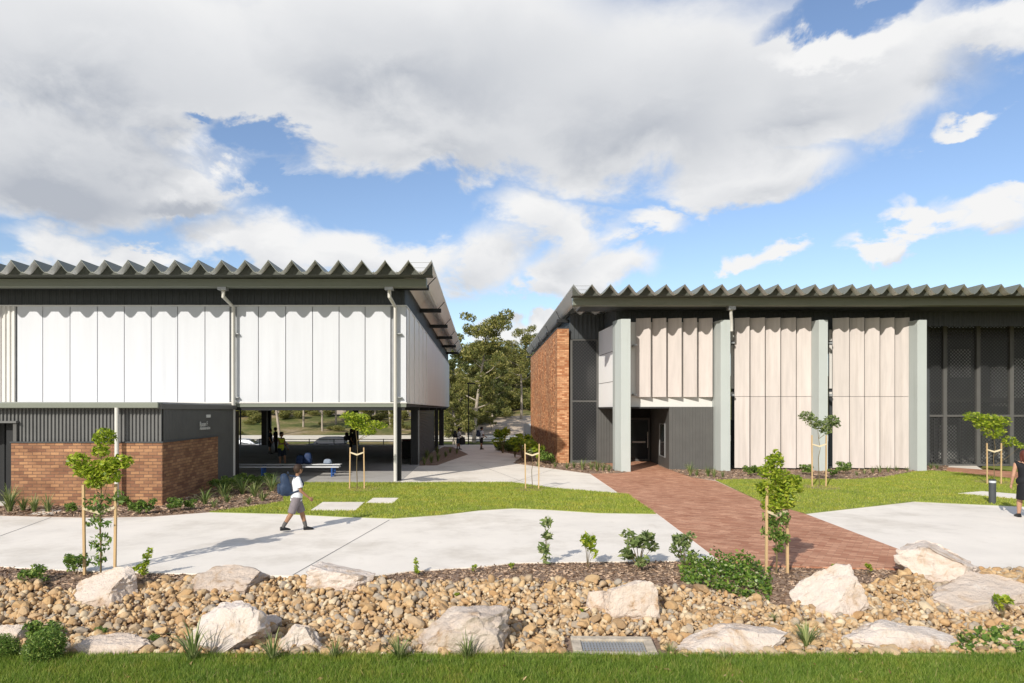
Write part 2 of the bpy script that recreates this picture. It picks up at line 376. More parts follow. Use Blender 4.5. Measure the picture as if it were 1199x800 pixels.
P_lawn2 = [G2(*p) for p in [(838, 563.3), (870, 562.5), (1000, 562.5), (1035, 560), (1069, 553.5), (1090, 552.5), (1107, 553), (1199, 563), (1320, 573), (1320, 600), (1199, 594.5), (1070, 588.5), (943, 603), (890, 588)]]
P_lawn3 = [G2(*p) for p in [(1150, 547), (1320, 547), (1320, 561), (1199, 554)]]
sheet('courtyard_lawn', P_lawn1, .036, M_lawn, .05); sheet('entry_lawn', P_lawn2, .036, M_lawn, .05); sheet('strip_lawn', P_lawn3, .036, M_lawn, .05)
SLABS = [[G2(*p) for p in q] for q in ([(364, 599.5), (378, 590), (427, 590), (416, 600)], [(428.5, 591), (437, 585), (467, 585), (460, 591)], [(1122, 579.5), (1199, 586.5), (1260, 592), (1260, 586), (1199, 581), (1150, 577)])]
sheet('stepping_slab', [G2(*p) for p in [(364, 599.5), (378, 590), (427, 590), (416, 600)]], .05, M_conc, .05)
sheet('stepping_slab', [G2(*p) for p in [(428.5, 591), (437, 585), (467, 585), (460, 591)]], .05, M_conc, .05)
sheet('stepping_slab', [G2(*p) for p in [(1122, 579.5), (1199, 586.5), (1260, 592), (1260, 586), (1199, 581), (1150, 577)]], .05, M_conc, .05)
bed_L = [G2(*p) for p in [(-120, 606), (0, 605), (60, 606.5), (110, 607.5), (180, 606), (245, 601), (290, 595.5), (332, 589), (331, 578), (343, 570), (358, 566.3)]] + [(-8.9, 24.15), (-8.55, 18.3), (-14, 18.3)]
bed_B = [G2(*p) for p in [(491, 546), (491, 540), (505, 531), (520, 523.5), (530, 524), (548, 532.5), (512, 545.5)]]
bed_C = [G2(579, 527.5), (1.5, 46.5), (3.65, 49), (3.65, 32.95), (5.9, 32.95)] + [G2(*p) for p in [(735, 554), (722, 555), (691, 555.5), (640, 548.5), (601, 543), (612, 534.5)]]
bed_D = [G2(*p) for p in [(786, 551.5), (810, 560), (838, 563.3), (870, 562.5), (1000, 562.5), (1035, 560), (1069, 553.5), (1090, 552.5), (1107, 553)]] + [(21.5, 31.5), (8.1, 31.5)]
for p in (bed_L, bed_B, bed_C, bed_D): sheet('mulch_bed', p, .032, M_mulch, .05)
sheet('stepping_slab', [G2(*p) for p in [(36, 604), (48, 598.5), (73, 599), (62, 604.5)]], .04, M_conc, .05)
# lower street behind the school
def strip(name, x0, x1, ya, yb, m, dz):
    grid_sheet(name, np.arange(x0, x1 + 1, 4.0), np.linspace(ya, yb, 12), m, dz)
strip('dirt_track', -4, 24, 99, 120, mat('pale_dirt', (.46, .37, .28), .95, .25, .5), .03); strip('dirt_track', -76, -12, 124, 131, mat('pale_dirt', (.46, .37, .28), .95, .25, .5), .03)
strip('street', -90, 60, 66, 87, mat('pale_asphalt', (.20, .195, .185), .9, .12, 1.5), .02)
strip('footpath', -90, 60, 92, 98, mat('pale_concrete_path', (.62, .57, .48), .9, .1, 1), .03)

# grass blades
def blades(name, poly, n, h, w, m, zf):
    p = scatter(poly, n)
    for q in SLABS: p = p[~inpoly(p[:, 0], p[:, 1], q)]
    n = len(p); an = rng.uniform(0, 2 * PI, n); hh = h * rng.uniform(.35, 1.25, n); le = rng.normal(size=(n, 2)) * (hh * .45)[:, None]
    z = np.array([zf(a, c) for a, c in p]); v = np.empty((n, 3, 3)); dx = np.cos(an) * w; dy = np.sin(an) * w
    v[:, 0] = np.c_[p[:, 0] - dx, p[:, 1] - dy, z]; v[:, 1] = np.c_[p[:, 0] + dx, p[:, 1] + dy, z]; v[:, 2] = np.c_[p[:, 0] + le[:, 0], p[:, 1] + le[:, 1], z + hh]
    o = np_mesh(name, v.reshape(-1, 3), np.arange(n * 3).reshape(n, 3), m); o['kind'] = 'stuff'; return o
tag(blades('lawn_grass', P_lawn1, 90000, .05, .008, M_grass, lambda a, c: .036), 'short bright green grass of the island lawn', 'grass')
tag(blades('lawn_grass', P_lawn2, 70000, .05, .008, M_grass, lambda a, c: .036), 'short green grass of the lawn before the pale panels', 'grass')
fe = [(x, 8.27 + .05 * math.sin(x * 2.3) + .035 * math.sin(x * 5.1 + 1)) for x in np.arange(6.6, -6.61, -.1)]
tag(blades('front_grass', [(-6.6, 7.2), (6.6, 7.2)] + fe, 110000, .07, .0045, M_grassf, lambda a, c: tz(a, c) + (.05 if c < 8.2 else 0.0)), 'lush dark green grass strip along the near edge of the stones', 'grass')

# mulch chips
def chips(name, poly, n, label, zf, s=.035):
    p = scatter(poly, n); C = np.c_[p, [zf(a, c) + .008 for a, c in p]]
    d = rng.normal(size=(len(p), 3)); d[:, 2] *= .25; d /= np.linalg.norm(d, axis=1)[:, None]; e = np.cross(d, rng.normal(size=(len(p), 3)) * [.3, .3, 1]); e /= np.linalg.norm(e, axis=1)[:, None]
    l = (s * rng.uniform(.5, 1.4, len(p)))[:, None]; w = l * .3
    v = np.stack([C - d * l - e * w, C + d * l - e * w, C + d * l + e * w, C - d * l + e * w], 1).reshape(-1, 3)
    o = np_mesh(name, v, np.arange(len(p) * 4).reshape(-1, 4), M_chip); tag(o, label, 'mulch', kind='stuff')
rock_top = [(-60, 678), (0, 682), (60, 692), (130, 700), (190, 684), (240, 678.5), (340, 679.5), (440, 680), (480, 686), (600, 682), (700, 684), (770, 691), (850, 699), (920, 712), (960, 702), (1010, 690), (1050, 678), (1075, 671), (1199, 671), (1260, 671)]
rock_poly = [G2(*p) for p in rock_top] + [(6.4, 8.22), (-6.4, 8.22)]
mulch_poly = [G2(*p) for p in front[0:]] + [G2(*p) for p in rock_top[::-1]]
chips('mulch_chips', [G2(*p) for p in front[1:-2]] + [G2(*p) for p in rock_top[-2:0:-1]], 9000, 'brown bark chips between the path and the stones', tz, .028)
chips('mulch_chips', bed_L, 5000, 'brown bark chips below the low brick wall', lambda a, c: .035, .045)
chips('mulch_chips', bed_D, 3000, 'brown bark chips along the pale panels', lambda a, c: .035, .05)
chips('mulch_chips', bed_C, 2500, 'brown bark chips around the tall orange brick wall', lambda a, c: .035, .05)

# ================================================================ COBBLES
def ico(sub):
    bm = bmesh.new(); bmesh.ops.create_icosphere(bm, subdivisions=sub, radius=1); v = np.array([p.co[:] for p in bm.verts]); f = np.array([[q.index for q in t.verts] for t in bm.faces]); bm.free(); return v, f
IV, IF = ico(2)
def pebble(size, sub=None):
    v = IV.copy()
    for _ in range(7):
        n = rng.normal(size=3); n /= np.linalg.norm(n); c = rng.uniform(.45, .78); d = v @ n; k = d > c; v[k] -= np.outer((d[k] - c) * .95, n)
    return v * np.array([rng.uniform(.8, 1.25), rng.uniform(.6, 1.0), rng.uniform(.42, .75)]) * size
def rotm():
    return np.array(Euler((rng.uniform(-1.1, 1.1), rng.uniform(-1.1, 1.1), rng.uniform(0, 6.28))).to_matrix())
BOULDER_XY = []   # filled below, used to keep stones out of the boulders

# ================================================================ BOULDERS
mb_ = bpy.data.materials.new('cream_sandstone'); N, L = nodes_of(mb_); b = N['Principled BSDF']; tc = N.new('ShaderNodeTexCoord')
oi = N.new('ShaderNodeObjectInfo'); av = N.new('ShaderNodeVectorMath'); av.operation = 'ADD'; L.new(tc.outputs['Object'], av.inputs[0]); L.new(oi.outputs['Location'], av.inputs[1])
n1 = N.new('ShaderNodeTexNoise'); n1.inputs['Scale'].default_value = 2.6; n1.inputs['Detail'].default_value = 9; n1.inputs['Roughness'].default_value = .68; n1.inputs['Distortion'].default_value = .6
L.new(av.outputs[0], n1.inputs['Vector'])
r1 = ramp(N, [(.28, (.40, .25, .14)), (.37, (.55, .43, .32)), (.46, (.66, .58, .51)), (.60, (.69, .62, .56)), (.72, (.78, .745, .70))]); L.new(n1.outputs['Fac'], r1.inputs[0])
rt = ramp(N, [(0, (.86, .80, .74)), (.35, (1.06, 1.04, 1.02)), (.7, (1.0, .93, .86)), (1, (1.12, 1.12, 1.13))]); L.new(oi.outputs['Random'], rt.inputs[0])
mt = N.new('ShaderNodeMix'); mt.data_type = 'RGBA'; mt.blend_type = 'MULTIPLY'; mt.inputs[0].default_value = 1; L.new(r1.outputs[0], mt.inputs['A']); L.new(rt.outputs[0], mt.inputs['B'])
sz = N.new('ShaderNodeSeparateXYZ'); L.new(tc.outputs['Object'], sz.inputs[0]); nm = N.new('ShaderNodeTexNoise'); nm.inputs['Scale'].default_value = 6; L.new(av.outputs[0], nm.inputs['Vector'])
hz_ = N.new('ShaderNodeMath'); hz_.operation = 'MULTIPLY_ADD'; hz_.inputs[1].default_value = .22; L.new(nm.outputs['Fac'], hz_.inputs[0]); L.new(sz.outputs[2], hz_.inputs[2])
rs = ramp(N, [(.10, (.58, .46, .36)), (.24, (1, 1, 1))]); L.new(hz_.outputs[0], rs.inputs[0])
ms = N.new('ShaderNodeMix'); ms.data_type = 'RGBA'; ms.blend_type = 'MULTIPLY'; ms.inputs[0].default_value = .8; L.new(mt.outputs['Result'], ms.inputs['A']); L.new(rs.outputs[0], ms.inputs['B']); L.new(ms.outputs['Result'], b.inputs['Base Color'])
n2 = N.new('ShaderNodeTexNoise'); n2.inputs['Scale'].default_value = 9; n2.inputs['Detail'].default_value = 12; n2.inputs['Roughness'].default_value = .7; L.new(av.outputs[0], n2.inputs['Vector'])
bp = N.new('ShaderNodeBump'); bp.inputs['Strength'].default_value = .9; bp.inputs['Distance'].default_value = .07; L.new(n2.outputs['Fac'], bp.inputs['Height']); L.new(bp.outputs[0], b.inputs['Normal']); b.inputs['Roughness'].default_value = .9
b.inputs['Specular IOR Level'].default_value = .15
BV, BF = ico(5)
from mathutils import noise as mnoise
def boulder(x0, y0, x1, y1, label, planes=(), seed=0, deep=.75, dy=0.0, tilt=0.0, sink=.2):
    """px box of the visible stone; planes: (nx, ny, nz, c) cuts in unit space"""
    r = np.random.default_rng(seed); g = G((x0 + x1) / 2, y1 - 3); D = g.y
    w = (x1 - x0) / F * D; d = w * deep; D2 = D + d * .42; w *= D2 / D
    ztop = Z(y0, D2 + dy); h = max(.15, ztop - g.z) + sink
    v = BV.copy()
    for (a, c_, e, c) in planes:
        n = np.array([a, c_, e], float); n /= np.linalg.norm(n); t = v @ n; k = t > c; v[k] -= np.outer(t[k] - c, n)
    for _ in range(16):
        n = r.normal(size=3); n[2] *= .8; n /= np.linalg.norm(n); c = r.uniform(.60, .84); t = v @ n; k = t > c; v[k] -= np.outer((t[k] - c), n)
    lo, hi = v.min(0), v.max(0); v = (v - (lo + hi) / 2) / (hi - lo) * 2
    off = r.uniform(0, 50, 3)
    v = np.array([Vector(p) * (1 + .055 * mnoise.fractal(Vector(p) * 1.7 + Vector(off), .9, 2.1, 6) - .07 * max(0, .22 - abs(mnoise.noise(Vector((p[0] * 2.2, p[1] * 2.2, p[2] * 3.6)) + Vector(off)))) / .22 + .03 * mnoise.cell(Vector((p[0] * 3 + p[2] * .8, p[1] * 3, p[2] * 4 + p[0])) + Vector(off))) for p in v])
    v *= np.array([w / 2, d / 2, h / 2]); ca, sa = math.cos(tilt), math.sin(tilt)
    v = np.c_[v[:, 0] * ca - v[:, 2] * sa, v[:, 1], v[:, 0] * sa + v[:, 2] * ca]; v[:, 2] += h / 2 - sink
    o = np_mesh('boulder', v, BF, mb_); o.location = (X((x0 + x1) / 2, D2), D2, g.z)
    me = o.data; bm = bmesh.new(); bm.from_mesh(me)
    for e in bm.edges: e.smooth = e.calc_face_angle(0) < R(24)
    for f_ in bm.faces: f_.smooth = True
    bm.to_mesh(me); bm.free()
    tag(o, label, 'boulder', 'sandstone boulders among the stones'); BOULDER_XY.append((o.location.x, o.location.y, w * .36, d * .36)); return o
boulder(78, 667, 163, 716, 'pale pink wedge boulder at the foot of the staked bushy tree', [(-.5, -.5, .9, .25), (1, -.4, .15, .55), (-.1, -1, .25, .6)], 3, .6)
boulder(215, 663, 311, 700, 'tan low boulder between the pale wedge and the split cream boulder by the path', [(-.2, -.6, 1, .35), (0, -1, .1, .6)], 11, .6)
boulder(362, 660, 440, 697, 'cream boulder with white broken face beside the path joint', [(0, -1, .1, .5), (.3, 0, 1, .5), (1, -.6, 0, .6)], 5, .6)
boulder(224, 710, 314, 772, 'big rounded white boulder with wispy grass in front', [(0, -.8, .5, .5), (-.6, -.2, .8, .55)], 8, .75)
boulder(303, 721, 333, 742, 'small dark topped boulder wedged behind two white boulders', [(0, -.4, 1, .4)], 12, .8)
boulder(322, 731, 383, 771, 'smooth whitish boulder just right of the rounded white boulder', [(0, -1, .25, .5), (-.7, -.2, .5, .6), (.8, -.1, .5, .6)], 15, .7)
boulder(488, 715, 598, 773, 'square blotched boulder with a dark shaded right face', [(.0, -1, .12, .45), (1, -.25, .1, .62), (-.75, -.3, .75, .5), (0, 0, 1, .7)], 21, .65)
boulder(-15, 730, 36, 765, 'boulder cut by the edge of the picture beside round bushes', [(0, -.7, .6, .5), (.9, -.2, .3, .6)], 24, .8)
boulder(84, 747, 177, 776, 'low tan boulder lying behind the grass edge', [(0, -.8, .7, .4), (0, -.2, 1, .4)], 26, .5)
boulder(684, 689, 713, 722, 'small smooth white boulder leaning on a square pinkish block', [(-.3, -.7, .4, .6)], 28, .8, tilt=-.35)
boulder(704, 680, 772, 733, 'square pinkish block above the drain grate', [(0, -1, .35, .42), (1, -.1, .0, .6), (-.9, -.2, -.05, .66), (-.15, .1, 1, .55)], 31, .65, tilt=.12)
boulder(786, 735, 921, 774, 'long flat slab boulder right of the drain grate', [(0, -.75, .8, .35), (-.55, -.1, .8, .35), (.2, 0, 1, .4)], 33, .45)
boulder(930, 661, 1021, 729, 'pointed cream boulder standing tall near the bushy staked tree by the brick path', [(-.75, -.4, .6, .30), (.2, -1, .25, .5), (1, -.2, .3, .55)], 36, .7)
boulder(987, 730, 1119, 770, 'broad low white boulder on the grass edge', [(0, -1, .5, .45), (.5, -.2, .9, .45), (-.6, -.3, .7, .6)], 39, .45)
boulder(1052, 639, 1144, 692, 'large angular boulder touching the corner of the brick path', [(-.8, -.7, .2, .5), (.55, -.2, .85, .3), (-.3, .1, 1, .55)], 41, .8)
boulder(1082, 676, 1206, 724, 'long cracked boulder stretching to the edge below the concrete', [(-.3, -.5, 1, .33), (.3, -1, .1, .5), (-1, -.3, .2, .7)], 44, .6)

# cobbles: 300 largest as objects, the rest one mass
NC = 19000
cp = scatter(rock_poly, NC)
keep = np.ones(len(cp), bool)
for (bx, by, rx, ry) in BOULDER_XY: keep &= (((cp[:, 0] - bx) / rx) ** 2 + ((cp[:, 1] - by) / ry) ** 2) > 1
gx0, gx1, gy0, gy1 = X(671, 8.55), X(768, 8.55), 8.36, 8.86
keep &= ~((cp[:, 0] > gx0 - .1) & (cp[:, 0] < gx1 + .1) & (cp[:, 1] < gy1 + .08))
cp = cp[keep]; order = np.argsort(cp[:, 1]); cp = cp[order]; nb = 0
size = rng.gamma(4.2, .0094, len(cp)).clip(.016, .115)
vis = np.array([abs(p[0] / p[1] * F + CX - 599) < 600 for p in cp]); score = size / cp[:, 1] * vis; big = set(np.argsort(-score)[:300].tolist())
Vs, Fs, k = [], [], 0
protos = []
for i in range(24):
    me = bpy.data.meshes.new('cobble'); pv = pebble(1.0); me.from_pydata(pv.tolist(), [], IF.tolist()); me.materials.append(M_cob); protos.append((me, pv))
M_cobo = None
def cob_obj_mat():
    m = M_cob.copy(); m.name = 'river_cobble_single'; N = m.node_tree.nodes; L = m.node_tree.links
    ge = [n for n in N if n.type == 'NEW_GEOMETRY'][0]; oi = N.new('ShaderNodeObjectInfo'); to = [l.to_socket for l in L if l.from_node == ge][0]
    L.new(oi.outputs['Random'], to); return m
M_cobo = cob_obj_mat()
for me, pv in protos: me.materials[0] = M_cobo
for i, (p, s) in enumerate(zip(cp, size)):
    z = tz(p[0], p[1]) + s * .25 + rng.uniform(0, .06)
    if i in big:
        o = bpy.data.objects.new('cobble', protos[i % 24][0]); COL.objects.link(o); o.location = (p[0], p[1], z + .015); o.scale = (s,) * 3
        o.rotation_euler = (rng.uniform(-.5, .5), rng.uniform(-.5, .5), rng.uniform(0, 6.28)); tag(o, 'large tan or grey river stone lying among smaller ones', 'stone', 'large river stones in the dry creek bed')
        continue
    v = (protos[i % 24][1] * s) @ rotm().T + [p[0], p[1], z]; Vs.append(v); Fs.append(IF + k); k += len(v)
o = np_mesh('cobble_gravel', np.concatenate(Vs), np.concatenate(Fs), M_cob); tag(o, 'bed of small tan river stones', 'river stones', kind='stuff')

# drain grate
t = thing('drain_grate', 'galvanised grate in a concrete surround at the edge of the grass', 'drain', ((gx0 + gx1) / 2, 8.7, tz(0, 8.7)))
cxg = (gx0 + gx1) / 2; zg = tz(0, 8.7) + .05; hw = (gx1 - gx0) / 2
s = MB(); s.box(cxg - hw, cxg + hw, gy0, gy0 + .09, zg - .15, zg + .035); s.box(cxg - hw, cxg + hw, gy1 - .1, gy1, zg - .15, zg + .04); s.box(cxg - hw, cxg - hw + .12, gy0 + .09, gy1 - .1, zg - .15, zg + .037); s.box(cxg + hw - .12, cxg + hw, gy0 + .09, gy1 - .1, zg - .15, zg + .037)
s.build('surround', mat('rough_cream_concrete', (.44, .38, .30), .9, .3, 9, .3, 40), t, bevel=.012)
s = MB()
for i in range(20):
    x = cxg - hw + .14 + i * (2 * hw - .28) / 19; s.box(x - .011, x + .011, gy0 + .09, gy1 - .1, zg - .03, zg + .012)
for i in range(5):
    y = gy0 + .12 + i * (gy1 - gy0 - .25) / 4; s.box(cxg - hw + .12, cxg + hw - .12, y - .011, y + .011, zg - .028, zg + .008)
s.build('grating', M_galv, t)
MB().box(cxg - hw + .12, cxg + hw - .12, gy0 + .09, gy1 - .1, zg - .45, zg - .35).build('pit_floor', M_black, t)
t.rotation_euler = (R(7), 0, R(-2)); t.location.z -= .035


# fallen leaves on the front grass
p = scatter([(-6.2, 7.3), (6.2, 7.3), (6.2, 8.2), (-6.2, 8.2)], 45)
v, f = leaf_arrays(np.c_[p, [tz(*q) + .09 for q in p]], .085, .03); tag(np_mesh('fallen_leaves', v, f, mat('dry_leaf', (.20, .10, .045), .8, scale=4, col2=(.52, .36, .2), island=True)), 'dry brown fallen leaves on the front grass', 'leaves', kind='stuff')
# ================================================================ LEFT BUILDING
def roof_profile(x0, x1, p, amp, flip=False):
    n = round((x1 - x0) / p); q = (x1 - x0) / n; pts = []
    for i in range(n):
        for u, h in ((0, 0), (.0001, .10), (.02, .0), (.08, .03), (.18, .20), (.34, .60), (.485, .97), (.4999, 1.06), (.515, .97), (.66, .60), (.82, .20), (.92, .03), (.98, .0)):
            pts.append((x0 + (i + u) * q, h * amp))
    return pts + [(x1, 0)]
def roof(parent, x0, x1, y0, y1, zv, p, amp, shear=0.0, peak_end='right'):
    pr = roof_profile(x0, x1, p, amp)
    if peak_end == 'right': pr = [q for q in pr if q[0] <= x1 - p * .5 + .002]
    else: pr = [q for q in pr if q[0] >= x0 + p * .5 - .002]
    vs = [(x, y0 + (.0), zv + h) for x, h in pr] + [(x + shear * (y1 - y0), y1, zv + h) for x, h in pr]; k = len(pr)
    m = MB(); m.add(vs, [(i, i + 1, i + 1 + k, i + k) for i in range(k - 1)])
    o = m.build('roof', M_roof_shaded, parent, smooth=False); so = o.modifiers.new('Solidify', 'SOLIDIFY'); so.thickness = .012; so.offset = 1; so.material_offset = 1
    o.data.materials.append(M_roof_lit)
    f_ = MB(); q_ = [(x, y0 + .34, zv + h - .004) for x, h in pr]; f_.add(q_ + [(x, y0 + .34, zv - .003) for x, h in pr] + [(x, y0 + .86, zv - .015) for x, h in pr], [(i, i + 1, i + 1 + k, i + k) for i in range(k - 1)] + [(k + i, k + i + 1, k + i + 1 + k, k + i + k) for i in range(k - 1)]); f_.build('eave_infill', mat('infill_shade_dark', (.075, .08, .066), .6), parent)  # dark colour stands in for shade; sheet shaped to keep sun off gutter
    return o
M_roof_lit = mat('zinc_top_sunlit', (.78, .78, .76), .4, .05, 2.5, metal=.2, stretch=(1, .2, 1))  # same zinc seen from above, sunlight put into a lighter colour
def downpipe(parent, x, y, zt, zb, out, m=M_pipe, swan=.35):
    b = MB(); b.box(x - .17, x + .13, y - out - .16, y - out + .12, zt - .14, zt + .10); b.build('rain_head', M_galv, parent, bevel=.01)
    b = MB(); b.tube([(x - .02, y - out, zt - .1), (x - .02, y - out, zt - swan), (x + .11, y - .12, zt - swan - .28), (x + .11, y - .12, zb)], .066, 12); return b.build('downpipe', m, parent, smooth=True)

LB = thing('school_hall', 'long school building with white upper panels above a brown brick base and open undercroft', 'building', (-10, 24.8, 0))
YF = 24.8; XC = X(475.5, YF)
zb, zt = 2.88, Z(358, YF)
bw = MB(); bw.wall((-26, YF + .06), (XC + .0, YF + .06), zb + .02, zt - .02, .12); bw.wall((XC - .07, YF + .2), (XC - .07, 56), zb + .02, zt - .02, .12)
bw.build('backing_wall', mat('joint_grey', (.30, .31, .32), .6), LB)
pxs = [20, 50, 82, 114, 145.5, 177, 208, 240, 269]
for a, c in zip(pxs[:-1], pxs[1:]):
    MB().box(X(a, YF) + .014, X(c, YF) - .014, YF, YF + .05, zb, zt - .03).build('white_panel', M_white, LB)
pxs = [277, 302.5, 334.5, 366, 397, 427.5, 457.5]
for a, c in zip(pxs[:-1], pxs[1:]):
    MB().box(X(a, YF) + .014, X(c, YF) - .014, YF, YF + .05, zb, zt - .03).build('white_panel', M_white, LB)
MB().box(X(464, YF), XC, YF, YF + .05, zb, zt - .03).build('white_panel', M_white, LB)
y = YF + .055; i = 0
while y < 34: 
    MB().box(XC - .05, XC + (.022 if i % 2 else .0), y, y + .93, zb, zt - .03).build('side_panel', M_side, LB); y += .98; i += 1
while y < 56:
    MB().box(XC - .05, XC + .012, y, y + 2.75, zb, zt - .03).build('side_panel', M_side, LB); y += 2.76
r_ = MB(); r_.rib((-26, YF + .02), (X(18, YF), YF + .02), zb, zt - .03, .17, .05); r_.build('ribbed_cladding', M_offw, LB)
tr = MB(); tr.box(-26, XC + .02, YF - .03, YF + .06, zt - .028, zt + .02); tr.box(XC - .06, XC + .03, YF + .06, 56, zt - .028, zt + .02); tr.build('panel_capping', M_offw, LB)
tr = MB(); tr.box(-26, XC + .02, YF - .025, YF + .06, zb - .045, zb - .002); tr.box(XC - .06, XC + .035, YF + .06, 56.2, zb - .045, zb - .002); tr.build('panel_sill', M_offw, LB)
# dark clerestory band
d = MB(); d.rib((-26, YF + .12), (XC - .05, YF + .12), zt + .02, 7.3, .25, .02); d.rib((XC - .05, YF + .12), (XC - .05, 56), zt + .02, 7.4, .25, .02); d.build('upper_wall', M_char, LB)
d = MB(); d.box(-26, XC - .2, YF + .3, 56, 7.05, 7.12); d.build('ceiling', M_dark, LB)
# gutter, roof, outriggers
d = MB(); ygt = 23.8
d.add([(-26, ygt, 6.90), (-26, ygt - .04, 7.16), (-26, ygt + .02, 7.19), (-26, ygt + .3, 7.19), (-26, ygt + .3, 6.88), (X(499.5, ygt), ygt, 6.90), (X(499.5, ygt), ygt - .04, 7.16), (X(499.5, ygt), ygt + .02, 7.19), (X(499.5, ygt), ygt + .3, 7.19), (X(499.5, ygt), ygt + .3, 6.88)],
      [(0, 1, 6, 5), (1, 2, 7, 6), (2, 3, 8, 7), (3, 4, 9, 8), (4, 0, 5, 9), (0, 4, 3, 2, 1), (5, 6, 7, 8, 9)]); d.build('gutter', M_gut, LB, bevel=.012)
d = MB(); d.box(-26, XC - .1, ygt + .3, YF + .1, 6.99, 7.03); d.build('eave_soffit', M_char, LB)
XR = X(505.5, 22.9); per = .784
nper = 31; roof(LB, XR - per * nper + per / 2, XR + per / 2, 22.9, 56.5, 7.2, per, .40)
for yy in (23.15, 24.0, 24.6):
    MB().box(XR - per, XR, yy, yy + .02, 7.585, 7.60).build('ridge_strap', M_galv, LB)
for kx in range(6):
    yy = 24.75 + 5.72 * kx
    o = MB(); o.box(XC - .35, -1.95 + .1 * (kx > 0), yy, yy + .16, 6.95, 7.12); o.build('outrigger', M_black, LB)
    o = MB(); o.tube([(-2.0, yy + .08, 7.1), (-1.72, yy + .3, 7.45)], .02, 6); o.build('roof_brace', M_black, LB)
# downpipes and corner post
downpipe(LB, X(264.5, 24.2), YF - .05, 6.93, 0.0, .75)
downpipe(LB, X(457.5, 24.2), YF - .05, 6.93, 0.0, .75)
for zz in (5.35, 3.05):
    for xx in (-9.0, -3.1): MB().box(xx - .05 + .0, xx + .18, YF - .16, YF + .005, zz - .02, zz + .02).build('pipe_bracket', M_galv, LB)
MB().box(X(463.2, 24.95), X(470, 24.95), 24.82, 25.0, 0, zb - .05).build('column', M_black, LB)
# soffit and beams over the undercroft
so = MB(); so.box(-26, XC - .02, YF + .12, 56, 2.72, 2.86); so.build('undercroft_ceiling', M_dark, LB)
for yy in (24.85, 30.5, 36.2, 41.9, 47.6, 53.0):
    MB().box(-26, XC - .06, yy, yy + .16, 2.58, 2.72).build('beam', M_black, LB)
MB().box(-26, XC + .0, YF + .005, YF + .10, 2.70, 2.832).build('edge_beam', M_gut, LB)
for (px, D, wpx) in ((309, 49.8, 6), (314.8, 50.5, 4), (416, 50, 6), (485, 32, 8), (516.7, 49.5, 5.5), (511, 43.2, 4)):
    w = wpx / F * D / 2; x = X(px, D); MB().box(x - w, x + w, D, D + 2 * w, 0, 2.6).build('column', M_black, LB)
sl = MB()
for i in range(30): sl.add(*(lambda z0: ([(-3.02, 32.4, z0), (-3.02, 43.1, z0), (-3.02, 43.1, z0 + .055), (-3.02, 32.4, z0 + .055), (-3.06, 32.4, z0 + .02), (-3.06, 43.1, z0 + .02), (-3.06, 43.1, z0 + .075), (-3.06, 32.4, z0 + .075)], [(0, 1, 2, 3), (7, 6, 5, 4), (0, 4, 5, 1), (3, 2, 6, 7), (0, 3, 7, 4), (1, 5, 6, 2)]))(.1 + i * .083))
sl.build('slat_screen', mat('slat_black', (.03, .032, .034), .5), LB)
MB().box(-3.1, -3.0, 32.3, 32.42, 0, 2.6).build('screen_post', M_galv, LB)
# lower brick volume
YB = 18.4; XB = X(190, YB); zc = 1.71
pB0, pB1 = (XB, YB), (XB - .054 * 4.5, 22.9); pB2 = (XB - .054 * 6.2, 24.6)
bk = MB(); bk.box(X(13, YB), XB, YB, YB + .23, -.05, zc); bk.build('brick_wall', M_brickL, LB)
bk = MB(); bk.wall((XB - .012, YB + .232), pB1, -.05, zc, .23); bk.build('brick_side_wall', M_brickL, LB)
cp_ = MB(); cp_.box(X(12, YB), XB + .03, YB - .03, YB + .25, zc + .002, zc + .035); cp_.wall((XB + .018, YB + .252), (pB1[0] + .03, pB1[1] + .02), zc + .002, zc + .035, .27); cp_.build('wall_capping', M_char, LB)
co = MB(); co.rib((X(19, YB), YB + .1), (XB - .05, YB + .1), zc + .035, 2.66, .10, .04); co.build('corrugated_cladding', M_corr, LB)
co = MB(); co.rib((-14.5, YB + .1), (X(19, YB), YB + .1), 2.30, 2.66, .10, .04); co.build('corrugated_cladding', M_corr, LB)
MB().box(-15, X(20.5, YB), YB - .06, YB + .11, 2.245, 2.30).build('door_lintel', M_corr, LB)
MB().box(X(15.5, YB), X(19.5, YB), YB - .01, YB + .12, zc + .036, 2.244).build('door_jamb', M_char2, LB)
dr = MB(); dr.rib((-15, YB + .9), (X(13, YB) - .002, YB + .9), 0, 2.5, .2, .03); dr.build('door_leaf', M_black, LB)
MB().box(X(13, YB) - .3, X(13, YB) - .004, YB + .25, YB + .9, 0, 2.4).build('door_reveal', M_black, LB)
co = MB(); co.rib((XB - .03, YB + .12), (pB1[0] - .02, pB1[1]), zc + .035, 2.62, .10, .012); co.rib((pB1[0] - .02, pB1[1]), (pB2[0] - .02, pB2[1]), 0, 2.62, .10, .012); co.build('side_cladding', M_char2, LB)
MB().wall((XB + .02, YB - .12), (pB2[0] + .06, 24.75), 2.62, 2.76, .1).build('side_fascia', M_char2, LB)
fs = MB(); fs.box(-15, X(185, 18.2), YB - .2, YB + .1, 2.645, 2.80); fs.build('canopy_fascia', M_gut, LB, bevel=.02)
MB().prism([(-15, YB - .1), (XB - .1, YB - .1), (pB2[0] - .1, 24.7), (-15, 24.7)], 2.765, 2.81).build('canopy_roof', M_galv, LB)
ir = MB(); ir.wall((pB2[0] - .1, 24.5), (-15, 24.5), 0, 2.6, .1); ir.wall((XB - .4, YB + .5), (pB2[0] - .4, 24.3), 0, 2.6, .1); ir.build('inner_wall', M_dark, LB)
pp = MB(); pp.tube([(X(136.3, 18.2), 18.22, 2.66), (X(136.3, 18.2), 18.22, 0)], .055, 12); pp.build('downpipe', M_pipe, LB, smooth=True)
